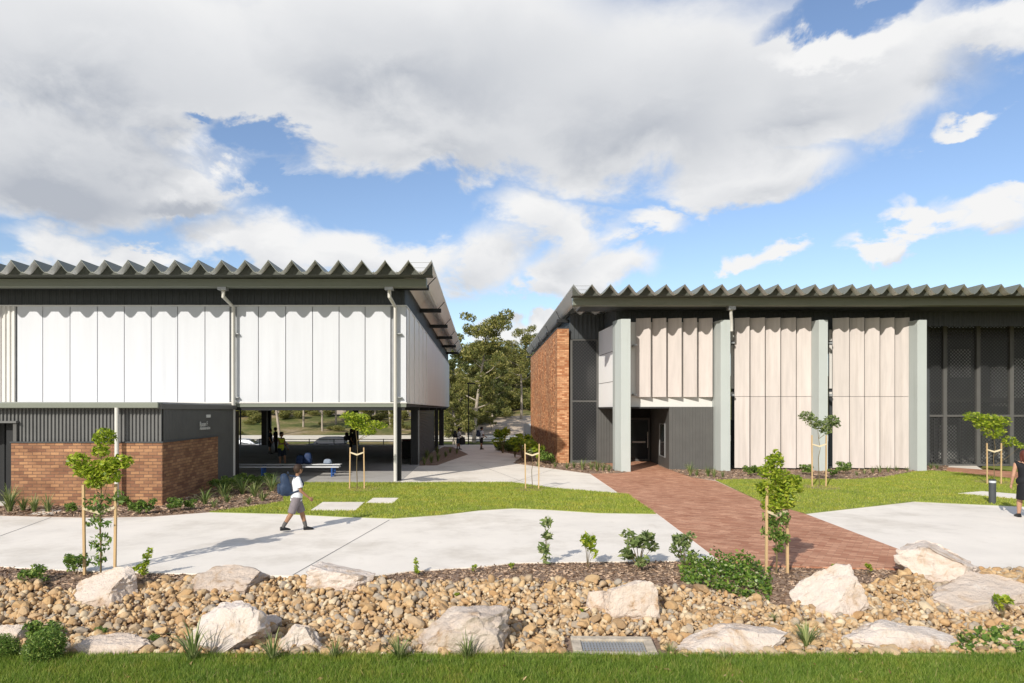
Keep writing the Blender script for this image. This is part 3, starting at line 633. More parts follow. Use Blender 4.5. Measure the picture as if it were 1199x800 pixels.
MB().wall((pB2[0] + .0, 24.62), (pB2[0] - .16, 25.6), 0, 2.56, .1).build('end_wall', M_black, LB)
# small white switch plate and sign lettering on the side cladding
def on_side(px):
    k = (px - CX) / F; D = (XB + .054 * YB) / (k + .054); return D
D = on_side(243.6); pl = MB(); xs_ = X(243.6, D); pl.wall((xs_ + .03, D - .18), (xs_ + .012, D + .18), Z(489, D), Z(485.6, D), .02); pl.build('switch_plate', M_offw, LB)
def lettering(name, txt, px, py, size, m, parent, ang):
    cu = bpy.data.curves.new(name, 'FONT'); cu.body = txt; cu.size = size; cu.extrude = .004; cu.materials.append(m)
    o = bpy.data.objects.new(name, cu); COL.objects.link(o); dg = bpy.context.evaluated_depsgraph_get(); me = bpy.data.meshes.new_from_object(o.evaluated_get(dg)); bpy.data.objects.remove(o)
    D = on_side(px); o = bpy.data.objects.new(name, me); COL.objects.link(o)
    if not me.materials: me.materials.append(m)
    o.parent = parent; pos = Vector((X(px, D) + .035, D, Z(py, D))) - Vector(parent.location); o.location = pos
    o.rotation_euler = Euler((R(90), 0, ang)); return o
lettering('sign_lettering', 'Room F', 232.6, 499.6, .22, M_offw, LB, R(90) + math.atan(.054))
lettering('sign_lettering', 'Administration', 232.6, 503.6, .155, M_offw, LB, R(90) + math.atan(.054))

# ================================================================ RIGHT BUILDING
RB = thing('school_block', 'school building with sage columns pale vertical panels and tall orange brick end wall', 'building', (12, 30, 0))
DR = 27.3; per = .744; XL = X(671.5, DR); zvr = Z(344.5, DR); apr = .375
roof(RB, XL - per / 2, XL - per / 2 + per * 50, DR, 57, zvr, per, apr, shear=0.0, peak_end='left')
for yy in (27.5, 28.4, 29.2): MB().box(XL, XL + per, yy, yy + .02, zvr + .36, zvr + .375).build('ridge_strap', M_galv, RB)
yg = 28.2; xg0, xg1 = X(671, yg), 41
zg1, zg0 = Z(346, yg), Z(357.5, yg)
d = MB(); d.add([(x, yy, z) for x in (xg0, xg1) for yy, z in ((yg, zg0), (yg - .04, zg1 - .03), (yg + .02, zg1), (yg + .3, zg1), (yg + .3, zg0 - .02))],
      [(0, 1, 6, 5), (1, 2, 7, 6), (2, 3, 8, 7), (3, 4, 9, 8), (4, 0, 5, 9), (0, 4, 3, 2, 1), (5, 6, 7, 8, 9)]); d.build('gutter', M_gut, RB, bevel=.012)
MB().box(xg0 - .012, xg0 - .002, yg - .02, yg + .02, zg0 + .02, zg0 + .09).build('gutter_clip', M_white, RB)
# upper dark wall
Xd = 4.27; zw0, zw1 = 6.3, zvr + .05
d = MB(); d.rib((Xd, 33.25), (5.92, 33.25), 6.05, zw1, .22, .02); d.rib((5.92, 33.25), (5.92, 30.2), 6.36, zw1, .22, .02); d.rib((5.92, 30.2), (41, 30.2), zw0, zw1, .22, .02); d.build('upper_wall', M_char, RB)
d = MB(); d.rib((Xd, 57), (Xd, 33.25), 0, zw1, .22, .02); d.build('end_wall', M_char, RB)
MB().box(xg0 + .4, 41, yg + .3, 30.25, zg0 + .03, zg0 + .06).build('eave_soffit', M_char, RB)
for kx in range(5):
    yy = 33.6 + 5.7 * kx; o = MB(); o.box(3.66, Xd + .3, yy, yy + .16, 6.9, 7.05); o.build('outrigger', M_black, RB)
    MB().tube([(3.85, yy + .08, 7.0), (3.66, yy + .3, zvr + .25)], .02, 6).build('roof_brace', M_black, RB)
# tall brick wall with projecting bricks
xb = X(652.5, 33); xe = X(666, 33); zbk = Z(385, 33)
bk = MB(); bk.prism([(xb, 33), (xe, 33), (xe, 33.35), (xb + .34, 33.35), (xb + .34, 51.2), (xb, 51.2)], -.05, zbk)
yy = 33.75; row = 0
for r_i in range(4, int((zbk - .3) / .086)):
    z0 = r_i * .086 + .006; yy = 33.9 + (.12 if r_i % 2 else 0)
    while yy < 51:
        if mnoise.noise(Vector((yy * 1.3, z0 * .45, 3.3))) * 1.3 + random.uniform(-.75, .25) > 0 and z0 > .4:
            bk.add([(xb - .02, yy, z0), (xb - .02, yy + .115, z0), (xb - .02, yy + .115, z0 + .076), (xb - .02, yy, z0 + .076), (xb + .01, yy, z0), (xb + .01, yy + .115, z0), (xb + .01, yy + .115, z0 + .076), (xb + .01, yy, z0 + .076)], [(0, 3, 2, 1), (0, 1, 5, 4), (3, 7, 6, 2), (0, 4, 7, 3), (1, 2, 6, 5)])
        yy += .24
bk.build('brick_wall', M_brickR, RB)
MB().prism([(xb - .02, 32.98), (xe + .02, 32.98), (xe + .02, 33.37), (xb + .36, 33.37), (xb + .36, 51.22), (xb - .02, 51.22)], zbk + .003, zbk + .04).build('wall_capping', M_char, RB)
M_perf = mesh_mat('perforated_black_sheet', (.024, .025, .027), .16, .4)
M_perf2 = mesh_mat('perforated_charcoal_sheet', (.034, .035, .035), .16, .3)
def screen(x0, x1, y, z0, z1, m): 
    q = MB(); q.add([(x0, y, z0), (x1, y, z0), (x1, y, z1), (x0, y, z1)], [(0, 1, 2, 3)]); return q.build('perforated_screen', m, RB)
# stair screen left of the entry
ys_ = 33.2; x0, x1 = X(667.5, ys_), X(700.5, ys_)
screen(x0 + .12, x1 - .08, ys_ + .02, .15, Z(399, ys_), M_perf)
q = MB(); q.box(x0, x0 + .12, ys_ - .03, ys_ + .07, 0, Z(398, ys_)); q.box(x1 - .09, x1, ys_ - .03, ys_ + .07, 0, Z(398, ys_)); q.box(x0 + .12, x1 - .09, ys_ - .025, ys_ + .06, Z(399, ys_), Z(397.5, ys_)); q.box(x0 + .12, x1 - .09, ys_ - .025, ys_ + .06, Z(471, ys_), Z(469, ys_)); q.box(x0 + .12, x1 - .09, ys_ - .025, ys_ + .06, .08, .15)
q.build('screen_frame', M_char2, RB)
d = MB(); d.rib((x0, ys_ + .1), (x1, ys_ + .1), Z(397, ys_), 6.2, .15, .02); d.build('spandrel', M_char, RB)
MB().wall((x0, ys_ + 1.6), (x1 + .4, ys_ + 1.6), 0, 6.3, .1).build('inner_wall', M_char2, RB)
# white return and white walls
MB().wall((5.64, 33.19), (5.86, 29.62), 2.73, 6.38, .1).build('white_return_wall', mat('white_paint_brightened', (.92, .91, .89), .5, .02, .6), RB)  # white raised above the other walls to stand in for reflected light
q = MB(); [q.add([(5.632, 33.18, z_), (5.852, 29.63, z_), (5.852, 29.63, z_ + .022), (5.632, 33.18, z_ + .022)], [(0, 1, 2, 3)]) for z_ in (3.85, 5.2)]; q.build('panel_joint', mat('joint_dark', (.16, .15, .14), .9), RB)
MB().box(5.6, 5.97, 29.93, 33.24, 2.66, 2.728).build('return_soffit', M_dark, RB)
MB().box(5.97, X(838, 29.62), 29.62, 29.74, 2.73, 6.4).build('white_wall', M_offw, RB)
MB().box(5.98, 10.25, 29.45, 34.6, 2.66, 2.728).build('entry_soffit', M_dark, RB)
# columns
def column(pxl, pxm, pxr, D, Db):
    q = MB(); xl, xm, xr = X(pxl, Db), X(pxm, D), X(pxr, D); q.prism([(xm, D), (xr, D), (xr, Db + .5), (xl, Db + .5), (xl, Db)], -.05, 6.38)
    o = q.build('column', M_green, RB, bevel=.012)
column(720, 727.5, 738.5, 28.4, 28.9); column(837.5, 844, 855.3, 28.7, 29.2); column(950.8, 959, 969.5, 28.7, 29.15); column(1066, 1074.3, 1085.3, 28.7, 29.1)
# fins
def fin(pa, pb, z0, z1, D, name='vertical_fin'):
    xa, xb_ = X(pa, D + .2), X(pb, D - .05); q = MB(); q.wall((xa, D + .2), (xb_, D - .05), z0, z1, .06); return q.build(name, M_fin, RB, bevel=.006)
zf1 = Z(372, 29.25)
for a, c in ((744.6, 761.8), (764, 780), (782, 798), (800, 816), (818, 834.3)): fin(a, c, Z(465, 29.3), zf1, 29.35)
for lst in ([859.5, 877.6, 895.6, 913.8, 932, 950], [974.4, 994.4, 1012, 1030, 1047.5, 1065]):
    for a, c in zip(lst[:-1], lst[1:]):
        fin(a + .5, c, .10, Z(464.6, 29.2), 29.25); fin(a + .5, c, Z(464.2, 29.2), zf1, 29.25)
q = MB()
for a, c in ((857, 951), (971, 1066)): q.box(X(a, 29.8), X(c, 29.8), 29.8, 29.9, 0, 6.4)
q.build('rear_wall', M_char, RB)
for px in (857, 971.8):
    for (pa, pb, m) in ((386, 399, M_offw), (404, 455, M_offw), (459, 464, M_offw), (492, 545, M_glass)):
        MB().box(X(px - 1.2, 29.75), X(px + 2.2, 29.75), 29.73, 29.79, Z(pb, 29.7), Z(pa, 29.7)).build('window_strip', m, RB)
    for py in (401, 462): MB().box(X(px - 1, 29.2), X(px + 2.8, 29.2), 29.15, 29.45, Z(py + 1.5, 29.2), Z(py - .5, 29.2)).build('fin_bracket', M_galv, RB)
for py in (404, 462): MB().box(X(742.5, 29.2), X(745.5, 29.2), 29.15, 29.88, Z(py + 1.3, 29.2), Z(py - 1, 29.2)).build('fin_bracket', M_galv, RB)
# entry recess
d = MB(); d.rib((5.6, 33.0), (6.95, 33.0), 0, 2.7, .13, .02); d.build('ribbed_cladding', M_char2, RB)
MB().wall((6.95, 33.05), (6.95, 34.4), 0, 2.7, .1).build('recess_side_wall', M_char, RB)
d = MB(); d.rib((8.04, 29.42), (X(838, 29.42), 29.42), .03, 2.729, .145, .022); d.build('ribbed_cladding', M_char2, RB)
MB().wall((8.44, 34.4), (8.04, 29.44), .03, 2.72, .1).build('recess_angled_wall', M_char2, RB)
MB().box(X(838, 29.45), X(838, 29.45) + .1, 29.44, 29.9, .03, 2.72).build('recess_end_wall', M_char, RB)
MB().wall((6.9, 34.4), (8.5, 34.4), 0, 2.7, .1).build('recess_back_wall', M_black, RB)
dr = MB().box(7.32, 8.38, 34.3, 34.36, .02, 2.15).build('glass_door', M_glass, RB)
q = MB(); q.box(7.24, 7.32, 34.25, 34.38, 0, 2.2); q.box(8.3, 8.38, 34.23, 34.295, 0, 2.2); q.box(7.32, 8.3, 34.25, 34.295, 2.1, 2.2); q.box(7.32, 8.3, 34.25, 34.295, .02, .14); q.build('door_frame', M_char2, dr)
MB().box(7.5, 8.15, 34.18, 34.24, .95, 1.03).build('push_bar', M_pipe, dr)
MB().box(8.245, 8.285, 34.16, 34.22, .7, 1.5).build('pull_handle', M_pipe, dr)
# window on the angled wall
ang = lambda D: 8.04 + (D - 29.44) * (.40 / 4.96)
w = MB(); w.wall((ang(31.7) - .012, 31.7), (ang(30.35) - .012, 30.35), .52, 1.94, .03); wo = w.build('window', M_glass, RB)
w = MB(); w.wall((ang(31.7) - .03, 31.72), (ang(31.63) - .03, 31.63), .47, 1.99, .04); w.wall((ang(30.42) - .03, 30.42), (ang(30.33) - .03, 30.33), .47, 1.99, .04); w.wall((ang(31.63) - .03, 31.63), (ang(30.42) - .03, 30.42), 1.94, 1.99, .04); w.wall((ang(31.63) - .03, 31.63), (ang(30.42) - .03, 30.42), .47, .52, .04); w.build('window_frame', M_galv, wo)
downpipe(RB, X(857.0, 28.4), 28.85, zg0 - .03, 5.9, .4, swan=.3)
# perforated veranda screens
yv = 31.5; xs0 = X(1087, yv)
MB().box(xs0 - .35, xs0 + .02, 31.44, 31.9, 0, 6.6).build('screen_end_wall', M_char, RB)
zs1 = Z(377.5, yv)
bay = [1087, 1106, 1145, 1184, 1223, 1262, 1301]
for a, c in zip(bay[:-1], bay[1:]):
    screen(X(a, yv), X(c, yv), yv + .04, .1, Z(488, yv), M_perf2); screen(X(a, yv), X(c, yv), yv + .04, Z(486, yv), zs1, M_perf2)
for px in bay[1:]: MB().box(X(px - 2.2, yv), X(px + 2.2, yv), yv - .05, yv + .12, 0, zs1).build('screen_post', M_char2, RB)
q = MB(); q.box(xs0, 31, yv - .03, yv + .03, Z(488, yv) - .01, Z(486, yv) + .01); q.box(xs0, 31, yv - .03, yv + .03, zs1, zs1 + .09); q.box(xs0, 31, yv - .03, yv + .03, .02, .1); q.build('screen_rail', M_char2, RB)
for px in (1096, 1126, 1165): MB().box(X(px, yv) - .06, X(px, yv) + .06, yv + .06, yv + .14, 0, Z(488, yv)).build('gate_post', M_black, RB)
q = MB(); q.box(xs0 - .4, 32, 35.5, 35.6, 0, 6.5); q.build('veranda_back_wall', mat('veranda_wall', (.12, .12, .118), .7, .15, 1), RB)
q = MB(); q.box(xs0 - .4, 32, 31.6, 35.5, 6.3, 6.4); q.build('veranda_ceiling', M_char, RB)
q = MB(); q.box(xs0 - .4, 32, 31.6, 35.5, .0, .06); q.build('veranda_floor', M_conc2, RB)
MB().box(xs0 - .4, 32, 31.62, 34.0, 2.95, 3.15).build('veranda_deck', M_char2, RB)
for (pa, pb, ya, yb) in ((1113, 1137, 409, 442), (1160, 1180, 430, 476), (1188, 1215, 420, 470), (1100, 1120, 498, 540), (1150, 1176, 500, 542)):
    MB().box(X(pa, 35.4), X(pb, 35.4), 35.4, 35.48, Z(yb, 35.4), Z(ya, 35.4)).build('veranda_pale_patch', mat('pale_wall_patch', (.42, .42, .39), .6, .25, 2.5), RB)  # pale wall patches added for the lighter glimpses through the screens
MB().box(X(1153, 33), X(1163, 33), 32.9, 33.1, Z(387.5, 33), Z(385, 33)).build('ceiling_light', M_white, RB)

# ================================================================ VEGETATION
LF_bright = leaf_mat('young_leaf', [(0, (.10, .17, .018)), (.25, (.25, .36, .03)), (.7, (.46, .55, .055)), (1, (.66, .68, .10))], .5, .35)
LF_mid = leaf_mat('shrub_leaf', [(0, (.06, .125, .025)), (.5, (.155, .265, .045)), (1, (.36, .45, .11))], .42, .4)
LF_grey = leaf_mat('grey_green_leaf', [(0, (.09, .145, .04)), (.6, (.235, .31, .10)), (1, (.44, .48, .21))], .42, .5)
LF_gum = leaf_mat('gum_leaf', [(0, (.08, .10, .024)), (.45, (.21, .225, .06)), (.8, (.37, .345, .10)), (1, (.48, .42, .16))], .4, .5)
LF_gum2 = leaf_mat('dark_gum_leaf', [(0, (.045, .07, .02)), (.5, (.125, .155, .046)), (1, (.28, .285, .095))], .4, .5)
LF_cover = leaf_mat('cover_leaf', [(0, (.05, .11, .02)), (.5, (.14, .25, .035)), (.9, (.32, .42, .08)), (1, (.6, .62, .4))], .4, .35)
M_stem = mat('green_brown_stem', (.16, .12, .06), .8, .2, 8)
M_strap = leaf_mat('strap_leaf', [(0, (.08, .13, .035)), (.6, (.20, .27, .08)), (1, (.44, .45, .20))], .3, .45)

def small_tree(name, label, base, top_z, clumps, n, leaf, m, lw=.5, trunk_r=.016, limbs=True, group=None):
    """clumps in metres relative to base: (x, y, z, rx, ry, rz)"""
    t = thing(name, label, 'tree', base, 0, group)
    b = MB(); tp = [(0, 0, -.05)]
    for i in range(1, 7): tp.append((.02 * math.sin(i * 1.9) * i / 3, .02 * math.cos(i * 2.3) * i / 3, top_z * i / 6))
    b.tube(tp, [trunk_r * (1 - .1 * i) for i in range(7)], 7)
    if limbs:
        for c in clumps:
            zz = max(.25 * top_z, c[2] - .45 * max(abs(c[0]), .25)); k = min(6, max(1, int(zz / top_z * 6)))
            s0 = Vector(tp[k]); e = Vector(c[:3]); b.tube([s0, s0.lerp(e, .5) + Vector((0, 0, -.04)), e], [trunk_r * .5, trunk_r * .35, .003], 5)
    b.build('trunk', M_bark if trunk_r > .03 else M_stem, t, smooth=True, local=True)
    v, f = leaf_arrays(clump_points(clumps, n), leaf, leaf * lw, .15); np_mesh('crown', v, f, m, t); return t
def support(label, base, dx, h, tie_z, lean=0.0, dy=0.0):
    t = thing('tree_support', label, 'tree stakes', base, 0, 'pairs of timber tree stakes')
    for s in (-1, 1):
        b = MB(); x = s * dx; q = .019
        b.add([(x - q, s * dy - q, -.1), (x + q, s * dy - q, -.1), (x + q, s * dy + q, -.1), (x - q, s * dy + q, -.1)] + [(x - q + lean * s, s * dy - q, h), (x + q + lean * s, s * dy - q, h), (x + q + lean * s, s * dy + q, h), (x - q + lean * s, s * dy + q, h)], [(0, 3, 2, 1), (4, 5, 6, 7), (0, 1, 5, 4), (1, 2, 6, 5), (2, 3, 7, 6), (3, 0, 4, 7)])
        b.build('stake', M_wood, t, local=True, bevel=.003)
        b = MB(); x2 = x + lean * s * tie_z / h
        b.add([(x2, s * dy - .03, tie_z - .018), (x2, s * dy - .03, tie_z + .022), (0, -.03, tie_z - .10), (0, -.03, tie_z - .045), (x2, s * dy + .03, tie_z - .018), (x2, s * dy + .03, tie_z + .022), (0, .03, tie_z - .10), (0, .03, tie_z - .045)],
              [(0, 2, 3, 1), (4, 5, 7, 6), (1, 3, 7, 5), (0, 4, 6, 2), (0, 1, 5, 4), (2, 6, 7, 3)]); b.build('tie', M_tie, t, local=True)
    return t
def cl(base, px, py, rx, ry, D, dy=0): 
    k = D / F; return ((px - CX) * k - base[0], dy, Z(py, D) - base[2], rx * k, max(rx, ry) * k * .9, ry * k)
# left bushy staked tree
g = G(118, 672); D = g.y
small_tree('young_tree', 'bushy bright green young tree between two stakes before the brown brick wall', g, 2.2,
    [cl(g, 122, 512, 13, 11, D), cl(g, 118, 528, 10, 8, D), cl(g, 92, 540, 13, 10, D), cl(g, 99, 553, 12, 7, D), cl(g, 142, 541, 14, 9, D), cl(g, 128, 545, 13, 10, D), cl(g, 112, 551, 15, 13, D), cl(g, 128, 558, 14, 9, D), cl(g, 112, 566, 12, 6, D)], 2300, .080, LF_bright, .5)
tr_ = [o for o in COL.objects if o.name.startswith('young_tree')][-1]
v, f = leaf_arrays(clump_points([cl(g, 115, 590, 16, 14, D), cl(g, 140, 582, 7, 8, D), cl(g, 116, 612, 15, 7, D), cl(g, 118, 635, 12, 12, D), cl(g, 114, 655, 10, 7, D)], 330), .10, .042, .5); np_mesh('lower_leaves', v, f, LF_mid, tr_)
support('pair of tan stakes holding the bushy tree by the pale wedge boulder', (g.x - .005, g.y - .02, g.z), .21, 1.42, 1.05, .02, .05)
# right bushy staked tree
g = G(909, 672); D = g.y
small_tree('young_tree', 'dense lime green young tree between two stakes at the edge of the brick path', g, 1.75,
    [cl(g, 907, 540, 11, 9, D), cl(g, 899, 552, 11, 9, D), cl(g, 913, 558, 14, 9, D), cl(g, 924, 571, 16, 8, D), cl(g, 903, 576, 14, 10, D), cl(g, 918, 586, 14, 11, D), cl(g, 903, 592, 12, 8, D), cl(g, 930, 562, 9, 6, D), cl(g, 893, 570, 9, 7, D), cl(g, 908, 533, 6, 7, D)], 2400, .078, LF_bright, .45)
tr_ = [o for o in COL.objects if o.name.startswith('young_tree')][-1]
v, f = leaf_arrays(clump_points([cl(g, 909, 606, 16, 10, D), cl(g, 905, 622, 14, 11, D), cl(g, 915, 630, 10, 9, D), cl(g, 912, 643, 7, 5, D)], 520), .085, .038, .5); np_mesh('lower_leaves', v, f, LF_mid, tr_)
support('pair of tan stakes holding the dense lime green tree', (g.x, g.y - .02, g.z), .19, 1.4, 1.0, -.01, .05)
# trees on the lawns
g = G(418, 574); D = g.y
small_tree('young_tree', 'umbrella shaped young tree on the island lawn before the undercroft', g, 1.9,
    [cl(g, 411, 487, 13, 5, D), cl(g, 423, 489, 12, 5, D), cl(g, 415, 495, 12, 5, D), cl(g, 437, 497, 12, 5, D), cl(g, 431, 505, 10, 5, D), cl(g, 447, 499, 7, 4, D), cl(g, 420, 500, 9, 4, D)], 1300, .11, LF_bright, .5)
support('pale stakes with V shaped tie around the umbrella shaped tree', g, .24, 1.38, 1.22, -.02)
g = G(623, 574); D = g.y
t = small_tree('young_tree', 'leafless sapling with one tuft between stakes on the lawn tip', g, 1.3, [cl(g, 621, 529, 3, 3, D)], 14, .12, LF_grey, .4, .014)
support('pale stakes around the leafless sapling on the lawn tip', g, .21, 1.5, 1.2, .02)
g = G(959, 571); D = g.y
small_tree('young_tree', 'slim young tree with drooping leaves before the sage column and pale panels', g, 1.95,
    [cl(g, 944, 487, 9, 6, D), cl(g, 952, 494, 9, 7, D), cl(g, 962, 499, 9, 7, D), cl(g, 974, 492, 9, 6, D), cl(g, 968, 504, 7, 5, D), cl(g, 979, 497, 5, 5, D)], 800, .13, LF_grey, .35)
support('pale stakes of the slim drooping tree on the entry lawn', g, .23, 1.75, 1.45, .01)
g = G(1164, 568); D = g.y
small_tree('young_tree', 'leafy spreading young tree before the dark perforated screens', g, 1.95,
    [cl(g, 1140, 488, 12, 6, D), cl(g, 1158, 492, 14, 8, D), cl(g, 1172, 494, 11, 7, D), cl(g, 1163, 505, 13, 9, D), cl(g, 1182, 517, 9, 7, D), cl(g, 1196, 522, 6, 4, D), cl(g, 1150, 497, 10, 6, D)], 1500, .11, LF_bright, .5)
support('orange brown stakes of the leafy tree beside the bollard', g, .24, 1.45, 1.22, .01)
for (px, py, r) in ((425, 574, .42), (622, 574, .38), (961, 572, .45), (1164, 566, .45)):
    g = G(px, py); V = [(g.x + r * 1.3 * math.cos(a) * (1 + .12 * math.sin(a * 3)), g.y + r * math.sin(a) * 1.6) for a in np.linspace(0, 2 * PI, 20)[:-1]]
    sheet('mulch_ring', V, .045, M_mulch, .04)

# shrubs
def shrub_proto(clumps, n, leaf, m, lw=.45, droop=.1, stems=5):
    t = thing('shrub', 'shrub', 'shrub', (0, 0, 0)); b = MB()
    for c in clumps[:stems]: b.tube([(0, 0, -.03), (c[0] * .4, c[1] * .4, c[2] * .5), c[:3]], [.012, .009, .004], 5)
    b.build('stem', M_stem, t, local=True); v, f = leaf_arrays(clump_points(clumps, n), leaf, leaf * lw, droop, .3); np_mesh('foliage', v, f, m, t); return t
USED = set()
def put(proto, px, py, h, label, group='shrubs in the mulch', rz=None, base_h=1.0, wide=1.0):
    g = G(px, py); s = h / F * g.y / base_h; rz = random.uniform(0, 6.28) if rz is None else rz
    if proto.name not in USED:
        USED.add(proto.name); proto.location = g; proto.rotation_euler = (0, 0, rz); proto.scale = (s * wide, s * wide, s); tag(proto, label, 'plant', group); return proto
    o = dup(proto, g, rz, (s * wide, s * wide, s), label, group); o['category'] = 'plant'; return o
rc = lambda k, r, zlo, zhi, cr: [(r * math.cos(i * 2.4) * random.uniform(.3, 1), r * math.sin(i * 2.4) * random.uniform(.3, 1), random.uniform(zlo, zhi), cr, cr, cr * .8) for i in range(k)]
s_round = shrub_proto(rc(9, .42, .3, .8, .22), 420, .20, LF_mid)
s_dark = shrub_proto(rc(10, .5, .25, .75, .24), 520, .17, LF_mid, .5)
s_sprig = shrub_proto([(0, 0, .25, .13, .13, .12), (.05, 0, .5, .14, .14, .12), (.1, 0, .75, .12, .12, .12), (.16, 0, .93, .08, .08, .1), (-.15, .1, .35, .12, .12, .1), (-.3, .05, .3, .12, .12, .08)], 260, .13, LF_bright, .5)
s_tall = shrub_proto([(0, 0, .9, .16, .16, .09), (.02, .02, .62, .14, .14, .08), (-.04, 0, .36, .15, .15, .1), (.03, 0, .15, .1, .1, .08)], 90, .26, LF_grey, .3, .5)
s_open = shrub_proto(rc(12, .5, .25, .9, .17), 420, .18, LF_grey, .42, .2, 12)
s_leafy = shrub_proto(rc(8, .34, .3, .9, .17), 170, .23, LF_bright, .42, .2, 8)
put(s_dark, 40, 684, 25, 'dark glossy shrub spreading left of the bushy tree', wide=1.0)
put(s_round, 89, 673, 26, 'rounded glossy shrub touching the left stake of the bushy tree')
put(s_sprig, 168, 678, 36, 'slanting leafy sprig shrub right of the pale wedge boulder', rz=.0, wide=1.2)
put(s_sprig, 488, 674, 20, 'small upright sprig where the mulch begins by the split cream boulder', rz=2, wide=1.2)
put(s_leafy, 556, 671, 10, 'tiny round seedling between the upright sprig and the tall rosette sapling')
put(s_leafy, 599, 668, 9, 'tiny seedling next to the tall rosette sapling by the path')
put(s_tall, 639, 663, 57, 'tall thin sapling topped by a yellowish rosette', wide=.75)
put(s_leafy, 688, 665, 40, 'medium sapling with yellow lower leaves beside the rosette sapling', wide=.7)
put(s_open, 748, 665, 47, 'wide open shrub with pale green leaves by the concrete edge')
put(s_open, 800, 664, 42, 'loose shrub leaning over the corner of concrete and brick path', rz=1.2, wide=.8)
put(s_leafy, 978, 671, 11, 'low bright seedling behind the pointed boulder')
put(s_leafy, 1016, 672, 12, 'low bright seedling right of the pointed boulder', rz=1)
put(s_leafy, 1174, 727, 31, 'leafy shrub in front of the long cracked boulder', wide=.8)
# groundcovers
def groundcover(label, poly, n, leaf, h, m):
    p = scatter([G2(*q) for q in poly], n); zz = np.array([tz(a, c) for a, c in p]) + rng.uniform(.01, 1, len(p)) ** .8 * h * np.clip(.62 + .5 * np.sin(p[:, 0] * 6.3) * np.cos(p[:, 1] * 8) + .35 * np.sin(p[:, 0] * 15 + p[:, 1] * 11), .12, 1.3)
    v, f = leaf_arrays(np.c_[p, zz], leaf, leaf * .55, 0, .4); tag(np_mesh('groundcover', v, f, m), label, 'plant')
groundcover('dense mat of glossy groundcover spilling from the brick path corner onto the stones', [(795, 668), (840, 661), (880, 664), (905, 688), (900, 709), (870, 704), (820, 693), (798, 682)], 2600, .07, .26, LF_cover)
groundcover('dark trailing groundcover on the stones by the broad white boulder', [(1118, 752), (1150, 744), (1199, 746), (1240, 752), (1240, 770), (1160, 769), (1110, 768)], 900, .09, .16, LF_mid)
# strappy tufts
def tuft_proto(n, h, w, spread, m=M_strap):
    t = thing('grass_tuft', 'tuft', 'plant', (0, 0, 0)); V, Fc = [], []
    for i in range(n):
        a = rng.uniform(0, 2 * PI); hh = h * rng.uniform(.55, 1.05); sp = spread * rng.uniform(.3, 1.2); d = np.array([math.cos(a), math.sin(a), 0]); sd = np.array([-math.sin(a), math.cos(a), 0]) * w * rng.uniform(.7, 1.2)
        bs = d * rng.uniform(0, .06); k = len(V)
        for j in range(5):
            u = j / 4; c = bs + d * sp * u ** 1.7 + np.array([0, 0, hh * (u - .35 * u ** 3 * sp / spread)]); V += [c - sd * (1 - u * .9), c + sd * (1 - u * .9)]
        Fc += [(k + 2 * j, k + 2 * j + 1, k + 2 * j + 3, k + 2 * j + 2) for j in range(4)]
    np_mesh('blade_cluster', V, Fc, m, t); return t
t_thin = tuft_proto(44, 1.0, .026, .5); t_full = tuft_proto(80, 1.0, .028, .6); t_strap = tuft_proto(46, 1.0, .035, .75)
tg = 'strappy tufts among the stones'
put(t_thin, 226, 779, 62, 'tall wispy tuft before the big rounded white boulder', tg); put(t_thin, 319, 779, 48, 'wispy tuft between the two rounded white boulders', tg); put(t_thin, 392, 776, 36, 'sparse tuft right of the smooth whitish boulder', tg)
put(t_full, 468, 777, 40, 'fresh green tuft left of the square blotched boulder', tg); put(t_thin, 547, 777, 44, 'wispy tuft in front of the square blotched boulder', tg); put(t_full, 945, 762, 42, 'full green tuft below the pointed cream boulder', tg)
put(t_full, 785, 770, 22, 'yellowish small tuft at the right end of the drain grate', tg); put(t_full, 660, 776, 14, 'short tuft at the left end of the drain grate', tg); put(t_full, 735, 778, 12, 'short tuft growing along the front of the drain grate', tg)
put(t_thin, 848, 778, 22, 'short wispy tuft before the long flat slab boulder', tg); put(t_full, 905, 730, 16, 'small tuft just left of the pointed boulder base', tg)
put(s_round, 182, 757, 15, 'low sprout among stones left of the big rounded white boulder'); put(s_round, 118, 748, 14, 'low sprout just behind the low tan boulder')
put(s_leafy, 535, 702, 8, 'tiny weed in the stones above the square blotched boulder'); put(s_leafy, 680, 722, 9, 'tiny weed beside the small smooth white boulder')
put(t_full, 720, 690, 8, 'tiny tuft on mulch above the pinkish block', tg)
s_ball = shrub_proto([(0, 0, .5, .55, .55, .48), (.2, .1, .6, .35, .35, .3), (-.2, -.15, .45, .4, .4, .35)], 4200, .10, LF_mid, .3, 0)
put(s_ball, 54, 779, 44, 'round fine leaved grey green bush on the grass edge', wide=.9); put(s_ball, 4, 775, 34, 'round fine leaved bush cut by the edge of the picture', wide=.9)
put(s_dark, 52, 752, 30, 'trailing leafy shrub behind the round grey green bush', wide=1.2)
